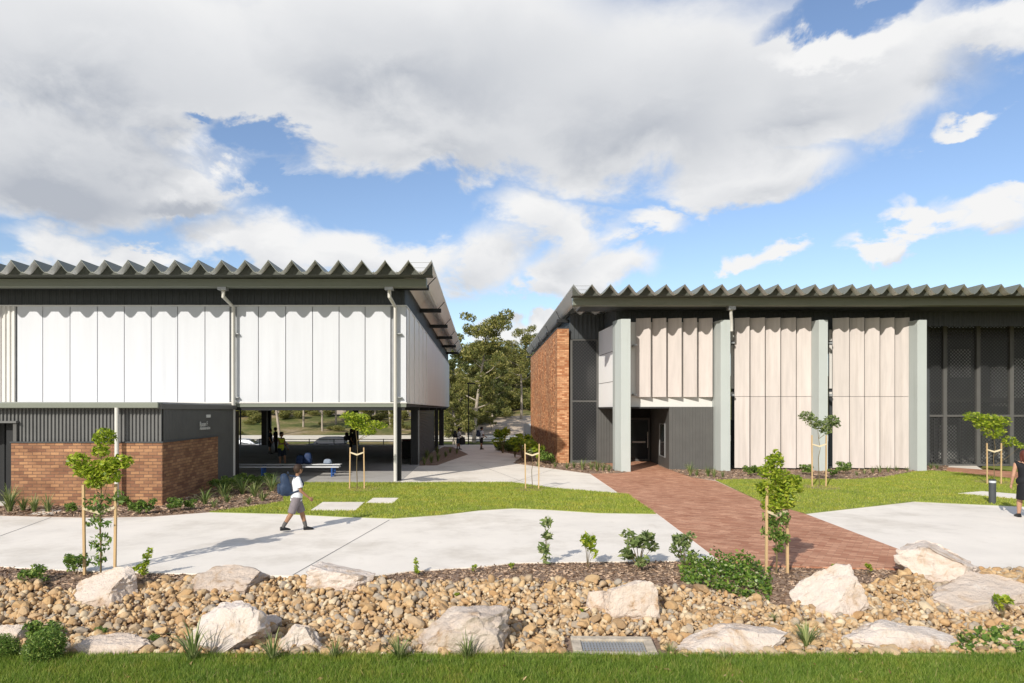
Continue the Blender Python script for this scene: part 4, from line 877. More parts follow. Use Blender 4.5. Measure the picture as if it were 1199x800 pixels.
# bed plants
bl = 'plants in the bed under the brown brick wall'
for px, py, h in ((11, 601, 42), (27, 600, 26), (40, 601, 28)): put(t_full, px, py, h, 'strappy tuft in front of the brown brick wall by the dark doorway', bl, wide=.8)
put(t_thin, 56, 601, 28, 'reddish sparse tuft left of the bushy tree by the brown brick wall', bl)
for px, py, h in ((84, 602, 14), (160, 604, 18), (172, 603, 20), (205, 600, 18), (222, 598, 14), (146, 594, 14)): put(s_round, px, py, h, 'low green shrub under the brown brick wall', bl)
for px, py, h in ((240, 592, 26), (262, 584, 26), (284, 580, 28), (298, 583, 26), (308, 588, 20), (318, 577, 28), (266, 590, 18), (250, 596, 16), (291, 592, 14), (276, 574, 20), (302, 571, 20)): put(t_strap, px, py, h, 'strappy lily clump in the bed at the end of the brown brick wall', 'strappy lilies by the undercroft')
for px, py, h in ((258, 577, 22), (270, 578, 24), (290, 571, 20), (312, 570, 18)): put(s_dark, px, py, h, 'dark rounded shrub against the charcoal side wall', 'dark shrubs by the charcoal wall')
for px, py, h in ((497, 545, 14), (505, 543, 15), (513, 541, 15), (522, 536, 12), (500, 538, 16), (512, 533, 14), (527, 531, 11), (535, 532, 9)): put(t_full, px, py, h, 'low tuft in the triangular bed by the slatted screen', 'tufts by the slatted screen', wide=.7)
put(s_leafy, 589, 531, 30, 'tall light green shrub at the tip of the bed by the orange brick wall', 'shrubs by the orange brick wall')
for px, py, h, p in ((603, 536, 24, s_leafy), (612, 538, 30, s_leafy), (620, 541, 26, s_leafy), (630, 543, 22, s_leafy), (640, 544, 18, s_dark), (596, 529, 14, s_ball), (604, 530, 13, s_ball), (585, 528, 12, s_ball)): put(p, px, py, h, 'green shrub beside the shaded orange brick wall', 'shrubs by the orange brick wall')
for px, py, h in ((630, 547, 9), (650, 548, 10), (664, 550, 13), (672, 549, 12), (682, 551, 18), (692, 551, 15), (699, 552, 17), (706, 552, 14), (713, 553, 12)): put(t_strap, px, py, h, 'strappy tuft below the dark stair screen', 'tufts below the stair screen', wide=.8)
for px, py, h in ((808, 558, 22), (816, 559, 14), (829, 559, 18), (836, 560, 16), (846, 560, 12)): put(t_strap, px, py, h, 'strappy tuft in front of the grey ribbed entry wall', 'tufts by the entry wall', wide=.7)
for px, py, h in ((878, 558, 14), (886, 558, 12), (945, 557, 14), (988, 556, 16), (975, 559, 10)): put(s_round, px, py, h, 'small shrub at the foot of the pale panels', 'shrubs at the foot of the pale panels')
for px, py, h in ((1012, 556, 10), (1022, 555, 12), (1030, 555, 14), (1040, 554, 12), (1050, 553, 10), (1062, 553, 9), (1003, 558, 9), (1090, 550, 11), (1097, 550, 10)): put(t_strap, px, py, h, 'small tuft at the foot of the last sage column', 'tufts by the last column', wide=.8)

# eucalypts
def gum(name, h, spread, n, leafm, barkm, seed, low=.25, trunk=.24):
    r = random.Random(seed); t = thing(name, name, 'tree', (0, 0, 0)); b = MB(); tp = []
    lean = (r.uniform(-.08, .08), r.uniform(-.08, .08))
    for i in range(9):
        u = i / 8; tp.append(Vector((lean[0] * h * u + .25 * math.sin(u * 5 + seed), lean[1] * h * u + .2 * math.cos(u * 4 + seed), h * .88 * u - .2)))
    b.tube(tp, [trunk * (1 - .85 * i / 8) for i in range(9)], 8); cl_ = []
    nl = 15
    for i in range(nl):
        u = low + (1 - low) * (i + r.random()) / nl; k = min(7, int(u * 8)); s0 = tp[k].lerp(tp[k + 1], u * 8 - k); a = i * 2.4 + r.uniform(-.5, .5)
        sp = spread * (1.0 - .55 * abs(u - .55) * 1.6) * r.uniform(.5, 1.1); e = s0 + Vector((math.cos(a) * sp, math.sin(a) * sp, h * r.uniform(.04, .15)))
        mid = s0.lerp(e, .5) + Vector((0, 0, -.25)); b.tube([s0, mid, e], [trunk * .42 * (1 - u * .6), trunk * .25 * (1 - u * .6), .02], 6)
        for q in range(4):
            c = s0.lerp(e, r.uniform(.55, 1.1)) + Vector((r.uniform(-.8, .8), r.uniform(-.8, .8), r.uniform(-.6, .7))) * spread * .28; cr = spread * r.uniform(.13, .27); cl_.append((c.x, c.y, c.z, cr, cr, cr * .7))
    b.build('trunk', barkm, t, smooth=True, local=True)
    v, f = leaf_arrays(clump_points(cl_, int(n * 1.6)), .36, .13, .45); np_mesh('crown', v, f, leafm, t); return t
gums = [gum('gum_tree', 14, 3.9, 8500, LF_gum, M_gum, 1), gum('gum_tree', 16, 3.8, 5500, LF_gum, M_gum, 5, .45), gum('gum_tree', 12, 3.2, 6500, LF_gum2, M_gum, 9, .15), gum('gum_tree', 14, 2.8, 3500, LF_gum2, M_gum, 13, .5, .2), gum('gum_tree', 9, 3.0, 5000, LF_gum, M_gum, 21, .1, .14)]
gused = set()
def plant_gum(k, px, D, s, label, group=None, rz=None):
    x = X(px, D); z = tz(x, D); p = gums[k]; rz = random.uniform(0, 6.28) if rz is None else rz
    if k not in gused:
        gused.add(k); p.location = (x, D, z); p.rotation_euler = (0, 0, rz); p.scale = (s,) * 3; p['label'] = label
        if group: p['group'] = group
        return p
    return dup(p, (x, D, z), rz, s, label, group)
plant_gum(0, 556, 92, 1.27, 'tall broad gum tree rising just right of the white building corner')
plant_gum(1, 609, 116, 1.0, 'tall gum tree with open crown beside the orange brick wall')
plant_gum(4, 530, 80, .8, 'bushy low gum tree against the white building corner', rz=2)
plant_gum(0, 534, 84, .72, 'leaning pale trunked gum tree against the white building corner')
plant_gum(2, 578, 108, .92, 'dark green gum tree filling the middle between the two tall gums')
plant_gum(4, 545, 96, .95, 'bushy low gum tree under the tall broad gum', rz=1)
gl = 'background gum trees between the buildings'
for k, px, D, s in ((2, 522, 104, .9), (3, 590, 150, .8), (2, 600, 160, .75), (3, 570, 165, .9), (4, 583, 128, .8), (2, 625, 150, .9), (3, 640, 140, 1.0), (4, 562, 118, .8), (2, 548, 140, 1.0), (3, 515, 120, 1.0), (2, 610, 190, .8), (3, 630, 200, .9), (2, 585, 200, .8), (0, 556, 185, .9), (4, 536, 112, .8), (4, 598, 140, .7), (4, 575, 104, .55), (2, 640, 180, 1.1), (4, 527, 98, 1.0), (4, 552, 124, 1.1), (4, 566, 132, 1.2), (4, 590, 126, 1.0), (4, 603, 150, 1.2), (4, 615, 156, 1.2), (2, 566, 125, .95), (2, 533, 120, 1.0), (2, 596, 175, 1.0), (0, 572, 140, .95)):
    plant_gum(k, px, D, s, 'gum tree in the wood behind the gap between the buildings', gl)
gl = 'gum trees seen through the undercroft'
for k, px, D, s in ((3, 356, 108, .9), (3, 377, 104, .85), (3, 392, 112, .9), (1, 326, 100, .9), (1, 456, 112, 1.0), (3, 438, 118, .9), (3, 402, 130, .9), (1, 290, 120, .9), (3, 345, 135, .9), (3, 468, 104, .9), (1, 478, 125, .9), (2, 300, 160, .9), (2, 340, 170, .9), (2, 380, 165, .9), (2, 420, 170, .9), (2, 455, 160, .9), (2, 490, 150, .9), (4, 465, 98, .45)):
    plant_gum(k, px, D, s, 'pale trunked gum tree on the slope seen through the undercroft', gl)
# understorey bushes on the slope
s_bush = shrub_proto([(0, 0, .5, .6, .6, .45), (.4, .2, .4, .4, .4, .35), (-.4, -.1, .45, .45, .4, .35), (.1, -.3, .7, .35, .35, .3)], 1400, .16, LF_gum, .4, .1)
s_bush.name = 'bush'; USED.discard('shrub')
for px, D, s in ((280, 118, 1.8), (300, 112, 1.5), (335, 120, 2.2), (350, 118, 1.6), (365, 125, 2.0), (385, 122, 1.8), (410, 120, 1.6), (430, 126, 2.2), (452, 122, 1.8), (470, 118, 1.8), (530, 100, 2.2), (538, 104, 2), (550, 102, 1.9), (560, 110, 2.3), (570, 116, 2.0), (580, 122, 2.6), (592, 118, 1.8), (600, 128, 2.6), (612, 132, 2.4), (620, 128, 2.2), (545, 112, 2.6), (525, 108, 2.6), (588, 134, 2.6), (606, 140, 2.8), (618, 146, 2.8), (575, 136, 3)):
    x = X(px, D); lab = 'olive bush on the dry slope'
    if 'bush' not in USED:
        USED.add('bush'); s_bush.location = (x, D, tz(x, D)); s_bush.scale = (s * 1.3, s, s); tag(s_bush, lab, 'plant', 'bushes on the dry slope')
    else: dup(s_bush, (x, D, tz(x, D)), random.uniform(0, 6), (s * 1.3, s, s), lab, 'bushes on the dry slope')

for i in range(46):
    D = random.uniform(100, 150); x = X(random.uniform(272, 500), D); s = random.uniform(.7, 2.0) * (.6 if D < 112 else 1); dup(s_bush, (x, D, tz(x, D)), random.uniform(0, 6), (s * 1.5, s, s * .8), 'olive bush on the dry slope', 'bushes on the dry slope')
# ================================================================ SITE FURNITURE
def fence(x0, x1, y, label):
    t = thing('metal_fence', label, 'fence', ((x0 + x1) / 2, y, tz(0, y))); zb_ = tz(0, y)
    n = int((x1 - x0) / 2.0)
    for i in range(n + 1):
        x = x0 + (x1 - x0) * i / n; MB().box(x - .03, x + .03, y - .03, y + .03, zb_ - .1, zb_ + .95).build('post', M_char2, t)
    for zz in (.88, .5, .12): MB().box(x0, x1, y - .02, y + .02, zb_ + zz, zb_ + zz + .05).build('rail', M_char2, t)
fence(-26, 6, 55.2, 'low dark metal rail fence along the drop behind the courtyard')
t = thing('lamp_post', 'thin dark lamp post behind the two walking students', 'lamp post', (X(548.5, 53), 53, tz(0, 53)))
MB().tube([(X(548.5, 53), 53, -.4), (X(548.5, 53), 53, 4.6)], [.05, .035], 10).build('pole', M_black, t, smooth=True); MB().box(X(548.5, 53) - .12, X(548.5, 53) + .5, 52.88, 53.12, 4.6, 4.7).build('lamp_head', M_black, t)
x = X(281.5, 58); t = thing('lamp_post', 'thin dark pole by the silver car seen through the undercroft', 'lamp post', (x, 58, tz(x, 58))); MB().tube([(x, 58, tz(x, 58) - .1), (x, 58, 4.2)], .07, 8).build('pole', M_black, t, smooth=True); MB().box(x - .5, x + .12, 57.88, 58.12, 4.2, 4.3).build('lamp_head', M_black, t)
# bollard
g = G(1162, 591); t = thing('bollard', 'dark grey bollard with white top at the lawn edge', 'bollard', g)
b = MB(); b.tube([(g.x, g.y, 0), (g.x, g.y, .60)], .085, 20); b.build('post', mat('bollard_grey', (.07, .075, .08), .5), t, smooth=False)
MB().tube([(g.x, g.y, .601), (g.x, g.y, .66)], .083, 20).build('light_ring', M_white, t); MB().tube([(g.x, g.y, .661), (g.x, g.y, .69)], .088, 20).build('cap', M_char, t)
# bin
x = X(477, 37); t = thing('litter_bin', 'dark litter bin with dull red lid beside the undercroft column', 'bin', (x, 37, 0))
b = MB(); b.add([(x - .24, 36.76, .05), (x + .24, 36.76, .05), (x + .24, 37.24, .05), (x - .24, 37.24, .05), (x - .29, 36.71, .92), (x + .29, 36.71, .92), (x + .29, 37.29, .92), (x - .29, 37.29, .92)], [(0, 3, 2, 1), (4, 5, 6, 7), (0, 1, 5, 4), (1, 2, 6, 5), (2, 3, 7, 6), (3, 0, 4, 7)]); b.build('body', M_black, t, bevel=.02)
b = MB(); b.box(x - .31, x + .31, 36.68, 37.32, .93, 1.02); b.build('lid', mat('dull_red', (.12, .03, .025), .5), t, bevel=.02)
for s in (-1, 1): MB().tube([(x + s * .2 - .03, 37.3, .09), (x + s * .2 + .03, 37.3, .09)], .09, 14).build('wheel', M_black, t)
# white cabinet
x = X(617.5, 52); t = thing('notice_board', 'pale blue white board on posts beside the orange brick wall', 'board', (x, 52, tz(0, 52)))
MB().box(x - .31, x + .31, 52, 52.06, .75, 1.55).build('panel', mat('pale_blue_board', (.62, .68, .72), .4), t)
for s in (-1, 1): MB().box(x + s * .27 - .03, x + s * .27 + .03, 52.061, 52.12, -.05, 1.55).build('post', M_offw, t)
MB().box(x - .31, x + .31, 51.99, 52.06, .45, .60).build('lower_panel', M_offw, t)
# benches
M_alu = mat('brushed_aluminium', (.66, .67, .68), .35, .05, 4, metal=.25); M_blue = mat('blue_steel', (.03, .10, .32), .4, .08, 2)
def bench(xr, y, length, h, label):
    t = thing('aluminium_bench', label, 'bench', (xr - length / 2, y, .026))
    for k in range(2): MB().box(xr - length, xr, y - .2 + k * .205, y - .005 + k * .205, h - .04, h).build('seat_plank', M_alu, t, bevel=.006)
    for i in range(4):
        xx = xr - .28 - i * (length - .56) / 3; q = MB(); q.tube([(xx, y - .16, h - .045), (xx, y - .16, .03)], .03, 8); q.tube([(xx, y + .16, h - .045), (xx, y + .16, .03)], .03, 8); q.tube([(xx, y - .16, .1), (xx, y + .16, .1)], .02, 8); q.build('leg_frame', M_blue, t)
bench(X(398, 26.4), 26.4, 4.6, .42, 'near long aluminium bench with blue legs in the undercroft'); bench(X(399.5, 27.6), 27.6, 4.8, .42, 'far long aluminium bench holding a small grey bag')
def bag(x, y, z, m, label, h=.45, w=.34, d=.22):
    t = thing('school_bag', label, 'bag', (x, y, z)); b = MB(); b.sell((0, 0, h * .5), (w / 2, d / 2, h * .5), .55, taper=.25); b.build('bag_body', m, t, smooth=True, local=True)
    b = MB(); b.sell((0, -d * .42, h * .32), (w * .36, d * .22, h * .24), .55); b.build('pocket', m, t, smooth=True, local=True)
    b = MB(); b.tube([(-.04, 0, h * 1.0), (-.03, 0, h * 1.1), (.03, 0, h * 1.1), (.04, 0, h * 1.0)], .012, 6); b.build('handle', M_black, t, smooth=True, local=True); return t
M_navy = mat('navy_nylon', (.022, .04, .08), .6, .25, 9, .2, 60)
bag(X(384, 27.6), 27.55, .42, mat('pale_grey_nylon', (.25, .30, .38), .6), 'small pale grey bag on the far aluminium bench', .20, .36, .22)
bag(X(352, 27.5), 27.45, .42, mat('dark_blue_nylon', (.015, .035, .10), .6), 'blue bag on the far aluminium bench behind the walking boy', .36, .38, .26)
bag(X(361, 27.5), 27.45, .42, mat('dark_blue_nylon', (.015, .035, .10), .6), 'blue bag on the far aluminium bench next to another blue bag', .46, .36, .26)

# ================================================================ CARS
def car(label, loc, rz, paint, suv=False):
    t = thing('parked_car', label, 'car', loc, rz); L_, Wd = 4.5, 1.78; hr = 1.62 if suv else 1.44
    def loft(sections, name, m, bevel=.03, parent=t):
        b = MB(); k = len(sections[0]); n = len(sections); vs = [p for s in sections for p in s]
        fs = [(i * k + j, i * k + (j + 1) % k, (i + 1) * k + (j + 1) % k, (i + 1) * k + j) for i in range(n - 1) for j in range(k)] + [tuple(range(k)), tuple(range((n - 1) * k, n * k))[::-1]]
        b.add(vs, fs); o = b.build(name, m, parent, local=True, bevel=bevel); return o
    prof = [(-2.22, .42), (-2.25, .68), (-2.05, .86), (-1.5, .92), (1.0, .95), (1.75, .86), (2.15, .74), (2.25, .55), (2.2, .28), (-2.15, .28)]
    body = loft([[(x, y, z) for x, z in prof] for y in (-Wd / 2 + .04, -Wd / 2, Wd / 2, Wd / 2 - .04)][1:3], 'body', paint, .06)
    cab = [(-1.95, .9), (-1.55, hr - .08), (-1.0, hr), (.15, hr - .02), (.55, hr - .12), (1.25, .92)] if not suv else [(-2.15, .9), (-2.0, hr - .05), (-1.2, hr), (.2, hr - .02), (.55, hr - .12), (1.25, .92)]
    loft([[(x, y * (Wd / 2 - (.03 if z < 1 else .22)), z) for x, z in cab] for y in (-1, 1)], 'cabin', paint, .05)
    for s in (-1, 1):
        for (xa, xb_) in ((-1.5, -.42), (-.34, .82)):
            yb, yt = s * (Wd / 2 - .05), s * (Wd / 2 - .195); q = MB(); xta, xtb = xa + (.25 if xa < -1 else .0), min(xb_, .42)
            q.add([(xa, yb, .96), (xb_, yb, .96), (xtb, yt, hr - .13), (xta, yt, hr - .13), (xa, yb - s * .03, .96), (xb_, yb - s * .03, .96), (xtb, yt - s * .03, hr - .13), (xta, yt - s * .03, hr - .13)], [(0, 1, 2, 3), (4, 7, 6, 5), (0, 4, 5, 1), (1, 5, 6, 2), (2, 6, 7, 3), (3, 7, 4, 0)]); q.build('side_window', M_glass, t, local=True)
    q = MB(); q.add([(1.24, -.72, .95), (1.24, .72, .95), (.60, .56, hr - .13), (.60, -.56, hr - .13)], [(0, 1, 2, 3)]); o = q.build('windscreen', M_glass, t, local=True); o.location.x += .012; o.location.z += .012
    q = MB(); q.add([(-1.92, -.7, .97), (-1.92, .7, .97), (-1.6, .56, hr - .13), (-1.6, -.56, hr - .13)], [(0, 3, 2, 1)]); o = q.build('rear_window', M_glass, t, local=True); o.location.x -= .03 if not suv else .25; o.location.z += .01
    for sx in (-1.38, 1.4):
        for s in (-1, 1):
            w = MB(); w.tube([(sx, s * (Wd / 2 - .20), .32), (sx, s * (Wd / 2 + .01), .32)], .32, 22); wo = w.build('wheel', M_black, t, local=True)
            w = MB(); w.tube([(sx, s * (Wd / 2 + .0), .32), (sx, s * (Wd / 2 + .02), .32)], .2, 16); w.build('rim', M_galv, wo, local=True)
    for s in (-1, 1):
        MB().box(2.12, 2.25, s * .62 - .17, s * .62 + .17, .6, .73).build('headlight', M_offw, t, local=True, bevel=.02); MB().box(-2.26, -2.18, s * .66 - .14, s * .66 + .14, .62, .78).build('tail_light', mat('tail_red', (.25, .02, .02), .3), t, local=True, bevel=.02)
        MB().box(.75, .9, s * (Wd / 2) - .02 + s * .08, s * (Wd / 2) + .02 + s * .08, .95, 1.08).build('mirror', paint, t, local=True, bevel=.02)
P_sil = mat('silver_car_paint', (.55, .57, .60), .25, .03, 2, metal=.3); P_dk = mat('dark_blue_car_paint', (.012, .016, .026), .55, .05, 2)
rd = lambda D: tz(0, D) + .03
def carz(py_top, D, h): return Z(py_top, D) - h
car('silver sedan parked beyond the undercroft on the left', (X(288, 72), 72, -1.87), 0.0, P_sil)
car('dark estate car parked beyond the undercroft below the white trunks', (X(382, 73), 73, -1.87), PI, P_dk, True)
car('black car half hidden behind the undercroft pillar', (X(312, 75), 75, -1.87), PI, P_dk)

# ================================================================ PEOPLE
SK = mat('skin', (.46, .26, .17), .55, .08, 6); SK2 = mat('tanned_skin', (.30, .16, .09), .55, .08, 6)
H_br = mat('dark_brown_hair', (.035, .02, .012), .6, .3, 30); H_red = mat('auburn_hair', (.10, .03, .02), .5, .35, 30); H_bk = mat('black_hair', (.012, .01, .009), .5, .3, 30)
C_white = mat('white_cotton', (.72, .73, .76), .85, .05, 5, .15, 20); C_grey = mat('grey_shorts_cloth', (.20, .175, .185), .85, .12, 14, .15, 30); C_black = mat('black_cloth', (.012, .012, .014), .8, .2, 5, .15, 20)
C_dkblue = mat('dark_navy_cloth', (.02, .028, .045), .8, .2, 5); C_hivis = mat('hi_vis_yellow', (.55, .62, .03), .7, .08, 5); C_sock = mat('grey_sock', (.10, .095, .09), .9, .15, 20); C_shoe = mat('black_shoe', (.015, .015, .016), .4, .1, 5); C_tart = mat('blue_green_tartan', (.03, .05, .075), .85, .5, 14)
def remesh(mb, name, m, parent, vox, sm=4):
    me = mb.mesh(name); o = bpy.data.objects.new(name, me); COL.objects.link(o)
    md = o.modifiers.new('Remesh', 'REMESH'); md.mode = 'VOXEL'; md.voxel_size = vox; s = o.modifiers.new('Smooth', 'SMOOTH'); s.iterations = sm; s.factor = .5
    dg = bpy.context.evaluated_depsgraph_get(); m2 = bpy.data.meshes.new_from_object(o.evaluated_get(dg)); bpy.data.objects.remove(o)
    m2.materials.clear(); m2.name = name; return link(name, m2, m, parent, True)
def person(label, loc, heading, h, legs, arms, outfit, hair, skin=SK, vox=.008, kid=True, headturn=0.0, lean=.03, group=None, look=0.0, hands=True):
    """heading: direction faced, radians from +Y towards +X. legs/arms: per side (R, L): (swing, bend)"""
    hs = h; P = {}; hip_z = .50 * h if kid else .51 * h; sh_z = .80 * h if kid else .815 * h
    sw = .108 * h if kid else .105 * h; hw_ = .046 * h
    t = thing('person', label, 'person', loc, -heading, group)
    body = MB(); lj = {}
    lz = []
    for s, (a, k) in zip((1, -1), legs):
        hip = Vector((s * hw_, 0, hip_z)); kn = hip + Vector((0, math.sin(a), -math.cos(a))) * .235 * h; an = kn + Vector((0, math.sin(a - k), -math.cos(a - k))) * .225 * h
        lj[s] = [hip, kn, an]; lz.append(an.z)
    off = .042 * h - min(lz)
    up = Vector((0, 0, off))
    for s in (1, -1): lj[s] = [p + up for p in lj[s]]
    pel = Vector((0, 0, hip_z)) + up; ld = Vector((0, math.sin(lean), math.cos(lean))); che = pel + ld * (.21 * h); neck = pel + ld * (sh_z - hip_z); r = h
    body.capsule(pel, pel + ld * .1 * h, .066 * r, .062 * r, 14); body.capsule(pel + ld * .1 * h, che, .062 * r, .070 * r, 14); body.capsule(che, neck - ld * .02 * h, .070 * r, .042 * r, 14)
    for s in (1, -1): body.capsule(che + Vector((s * .03 * h, 0, .02 * h)), neck + Vector((s * sw * .72, 0, -.018 * h)), .055 * r, .036 * r)
    head = neck + ld * (.115 * h if kid else .105 * h) + Vector((0, .012 * h, 0)); hr_ = .068 * h if kid else .064 * h
    hm = Matrix.Rotation(-look, 3, 'Z')
    body.capsule(neck - ld * .02 * h, head - Vector((0, .008 * h, .03 * h)), .030 * r, .027 * r)
    hp = lambda x, y, z: head + hm @ Vector((x, y, z)) * hr_
    body.ell(head, (hr_ * .78, hr_ * .95, hr_ * 1.0), 20, 14, hm); body.ell(hp(0, .25, -.45), (hr_ * .55, hr_ * .62, hr_ * .62), 16, 10, hm)
    body.ell(hp(0, .98, -.15), (hr_ * .13, hr_ * .17, hr_ * .2), 10, 8, hm); body.ell(hp(0, .82, -.62), (hr_ * .26, hr_ * .14, hr_ * .08), 10, 6, hm)
    for s in (1, -1): body.ell(hp(s * .8, -.02, -.12), (hr_ * .1, hr_ * .2, hr_ * .28), 8, 8, hm)
    for s in (1, -1):
        hip, kn, an = lj[s]; body.capsule(hip, kn, .050 * r, .036 * r); kd = (an - kn).normalized(); body.capsule(kn, kn.lerp(an, .3), .036 * r, .036 * r); body.capsule(kn.lerp(an, .3), an, .035 * r, .021 * r)
        body.capsule(an + Vector((0, -.012 * h, -.02 * h)), an + Vector((0, .07 * h, -.027 * h)), .02 * r, .016 * r)
    aj = {}
    for s, (a, k, ab) in zip((1, -1), arms):
        shd = neck + Vector((s * sw, 0, -.03 * h)); el = shd + Vector((s * math.sin(ab), math.sin(a) * math.cos(ab), -math.cos(a) * math.cos(ab))) * .165 * h
        wr = el + Vector((s * math.sin(ab) * .5 - s * .25 * max(0, k) * .3, math.sin(a + k), -math.cos(a + k))).normalized() * .14 * h; aj[s] = (shd, el, wr)
        body.capsule(shd, el, .030 * r, .024 * r); body.capsule(el, wr, .025 * r, .016 * r)
        fd = (wr - el).normalized(); side = Vector((0, 1, 0)) - fd * fd.y; side = side.normalized() if side.length > .1 else Vector((0, 0, 1)); pn = fd.cross(side)
        palm = wr + fd * .045 * h; body.ell(wr + fd * .028 * h, (.017 * h, .017 * h, .024 * h), 10, 8); body.ell(palm, (.019 * h,) * 3, 10, 8)
        if hands:
            for i, fl in enumerate((.040, .046, .043, .034)):
                base = palm + side * (.017 - .0115 * i) * h + fd * .008 * h; m1 = base + (fd * .85 - pn * s * .35).normalized() * fl * .55 * h; m2 = m1 + (fd * .5 - pn * s * .8).normalized() * fl * .5 * h
                body.capsule(base, m1, .0062 * h, .0056 * h, 8); body.capsule(m1, m2, .0056 * h, .0048 * h, 8)
            tb = wr + fd * .03 * h + side * .015 * h; t1 = tb + (fd * .6 + side * .7).normalized() * .024 * h; body.capsule(tb, t1, .0075 * h, .0065 * h, 8); body.capsule(t1, t1 + (fd * .95 + side * .2).normalized() * .02 * h, .0065 * h, .005 * h, 8)
    remesh(body, 'body', skin, t, vox)
    # eyes
    for s in (1, -1):
        e = MB(); e.ell(hp(s * .33, .84, .06), (hr_ * .1, hr_ * .06, hr_ * .06), 8, 6, hm); e.build('eye', C_black, t, smooth=True, local=True)
    # hair
    hb = MB(); hb.ell(hp(0, -.10, .14), (hr_ * .88, hr_ * 1.0, hr_ * .98), 20, 14, hm); hb.ell(hp(0, -.38, -.25), (hr_ * .70, hr_ * .62, hr_ * .62), 16, 10, hm)
    hb.ell(hp(0, .42, .72), (hr_ * .6, hr_ * .45, hr_ * .3), 14, 8, hm)
    if hair[1] == 'long': 
        hb.capsule(hp(0, -.5, -.2), hp(0, -.75, -1.5), hr_ * .68, hr_ * .42); 
        for s in (1, -1): hb.capsule(hp(s * .55, -.1, .1), hp(s * .62, -.3, -1.25), hr_ * .36, hr_ * .28)
    if hair[1] == 'tail': hb.capsule(hp(0, -.9, .1), hp(0, -1.15, -1.0), hr_ * .25, hr_ * .15)
    remesh(hb, 'hair', hair[0], t, max(vox, .009), 2)
    o_top, o_bot, o_leg = outfit
    if o_top:
        nm, m = o_top; sh = MB(); e = .012 * h
        sh.tube([pel - ld * .045 * h, pel + ld * .02 * h, pel + ld * .1 * h], [.073 * r + e, .071 * r + e, .064 * r + e], 16); sh.capsule(pel + ld * .1 * h, che, .064 * r + e, .071 * r + e, 16); sh.capsule(che, neck - ld * .025 * h, .071 * r + e, .036 * r + e * .5, 16)
        for s in (1, -1):
            shd, el, wr = aj[s]; sh.capsule(che + Vector((s * .03 * h, 0, .02 * h)), shd + Vector((-s * .02 * h, 0, .005 * h)), .055 * r + e, .034 * r + e * .7)
            if nm != 'vest' and nm != 'dress': sh.tube([shd + Vector((-s * .01 * h, 0, .012 * h)), shd.lerp(el, .25), shd.lerp(el, .72 if nm == 'shirt' else .98)], [.034 * r, .036 * r + e * .6, .037 * r + e * .8], 12)
        sh.ell(pel + ld * .03 * h, (.108 * h, .088 * h, .085 * h), 20, 12)
        if nm == 'shirt':
            c_ = MB()
            for k in range(12):
                a0 = 2 * PI * k / 12; a1 = 2 * PI * (k + 1) / 12
                f_ = lambda a, rr, z: neck + Vector((math.sin(a) * rr, math.cos(a) * rr * .95, z))
                c_.add([f_(a0, .045 * h, -.022 * h), f_(a1, .045 * h, -.022 * h), f_(a1, .035 * h, .018 * h), f_(a0, .035 * h, .018 * h)], [(0, 1, 2, 3)])
            c_.build('collar', m, t, local=True).modifiers.new('Solidify', 'SOLIDIFY').thickness = .006
        remesh(sh, nm, m, t, max(vox, .010), 3)
    if o_bot:
        nm, m = o_bot; sh = MB()
        if nm in ('shorts', 'trousers'):
            sh.ell(pel + ld * .005 * h, (.104 * h, .084 * h, .075 * h), 20, 12)
            fr = .97 if nm == 'shorts' else None; sh.capsule(pel + ld * .05 * h, pel - ld * .02 * h, .074 * r, .076 * r, 16)
            for s in (1, -1):
                hip, kn, an = lj[s]
                if fr: sh.tube([hip + Vector((0, 0, .01 * h)), hip.lerp(kn, .4), hip.lerp(kn, fr)], [.066 * r, .064 * r, .058 * r], 14)
                else: sh.tube([hip + Vector((0, 0, .01 * h)), hip.lerp(kn, .5), kn, an + Vector((0, 0, -.01 * h))], [.066 * r, .058 * r, .046 * r, .036 * r], 14)
        else:
            z0 = pel + ld * (.07 * h); kz = (lj[1][1].z + lj[-1][1].z) / 2 + (.01 if nm == 'skirt' else .0) * h; ym = (lj[1][1].y + lj[-1][1].y) / 2
            sh.tube([z0, pel + Vector((0, 0, -.02 * h)), Vector((0, ym, kz))], [.068 * r, .092 * r, .115 * r if nm == 'skirt' else .098 * r], 22)
        remesh(sh, nm, m, t, max(vox, .010), 3)
    sk_m, shoe_m = o_leg
    for s in (1, -1):
        hip, kn, an = lj[s]
        if sk_m:
            q = MB(); q.tube([kn.lerp(an, .60), kn.lerp(an, .85), an + Vector((0, 0, -.015 * h))], [.031 * r, .027 * r, .024 * r], 12); q.build('sock', sk_m, t, smooth=True, local=True)
        q = MB(); zf = an.z - .042 * h; fx = an.x
        q.add([(fx + dx * .030 * h * wd, an.y + yy * h, max(0, zf) + zz * h) for yy, wd, tp in ((-.035, .8, .052), (.0, .95, .058), (.05, 1.1, .040), (.09, 1.05, .028), (.112, .65, .016)) for dx, zz in ((-1, .001), (1, .001), (1.0, tp * .6), (.55, tp), (-.55, tp), (-1.0, tp * .6))],
              [(i * 6 + j, i * 6 + (j + 1) % 6, (i + 1) * 6 + (j + 1) % 6, (i + 1) * 6 + j) for i in range(4) for j in range(6)] + [tuple(range(6)), tuple(range(24, 30))[::-1]])
        q.build('shoe', shoe_m, t, local=True, bevel=.006)
    t['_'] = 0; del t['_']
    return t, dict(pel=pel, che=che, neck=neck, ld=ld, arms=aj)
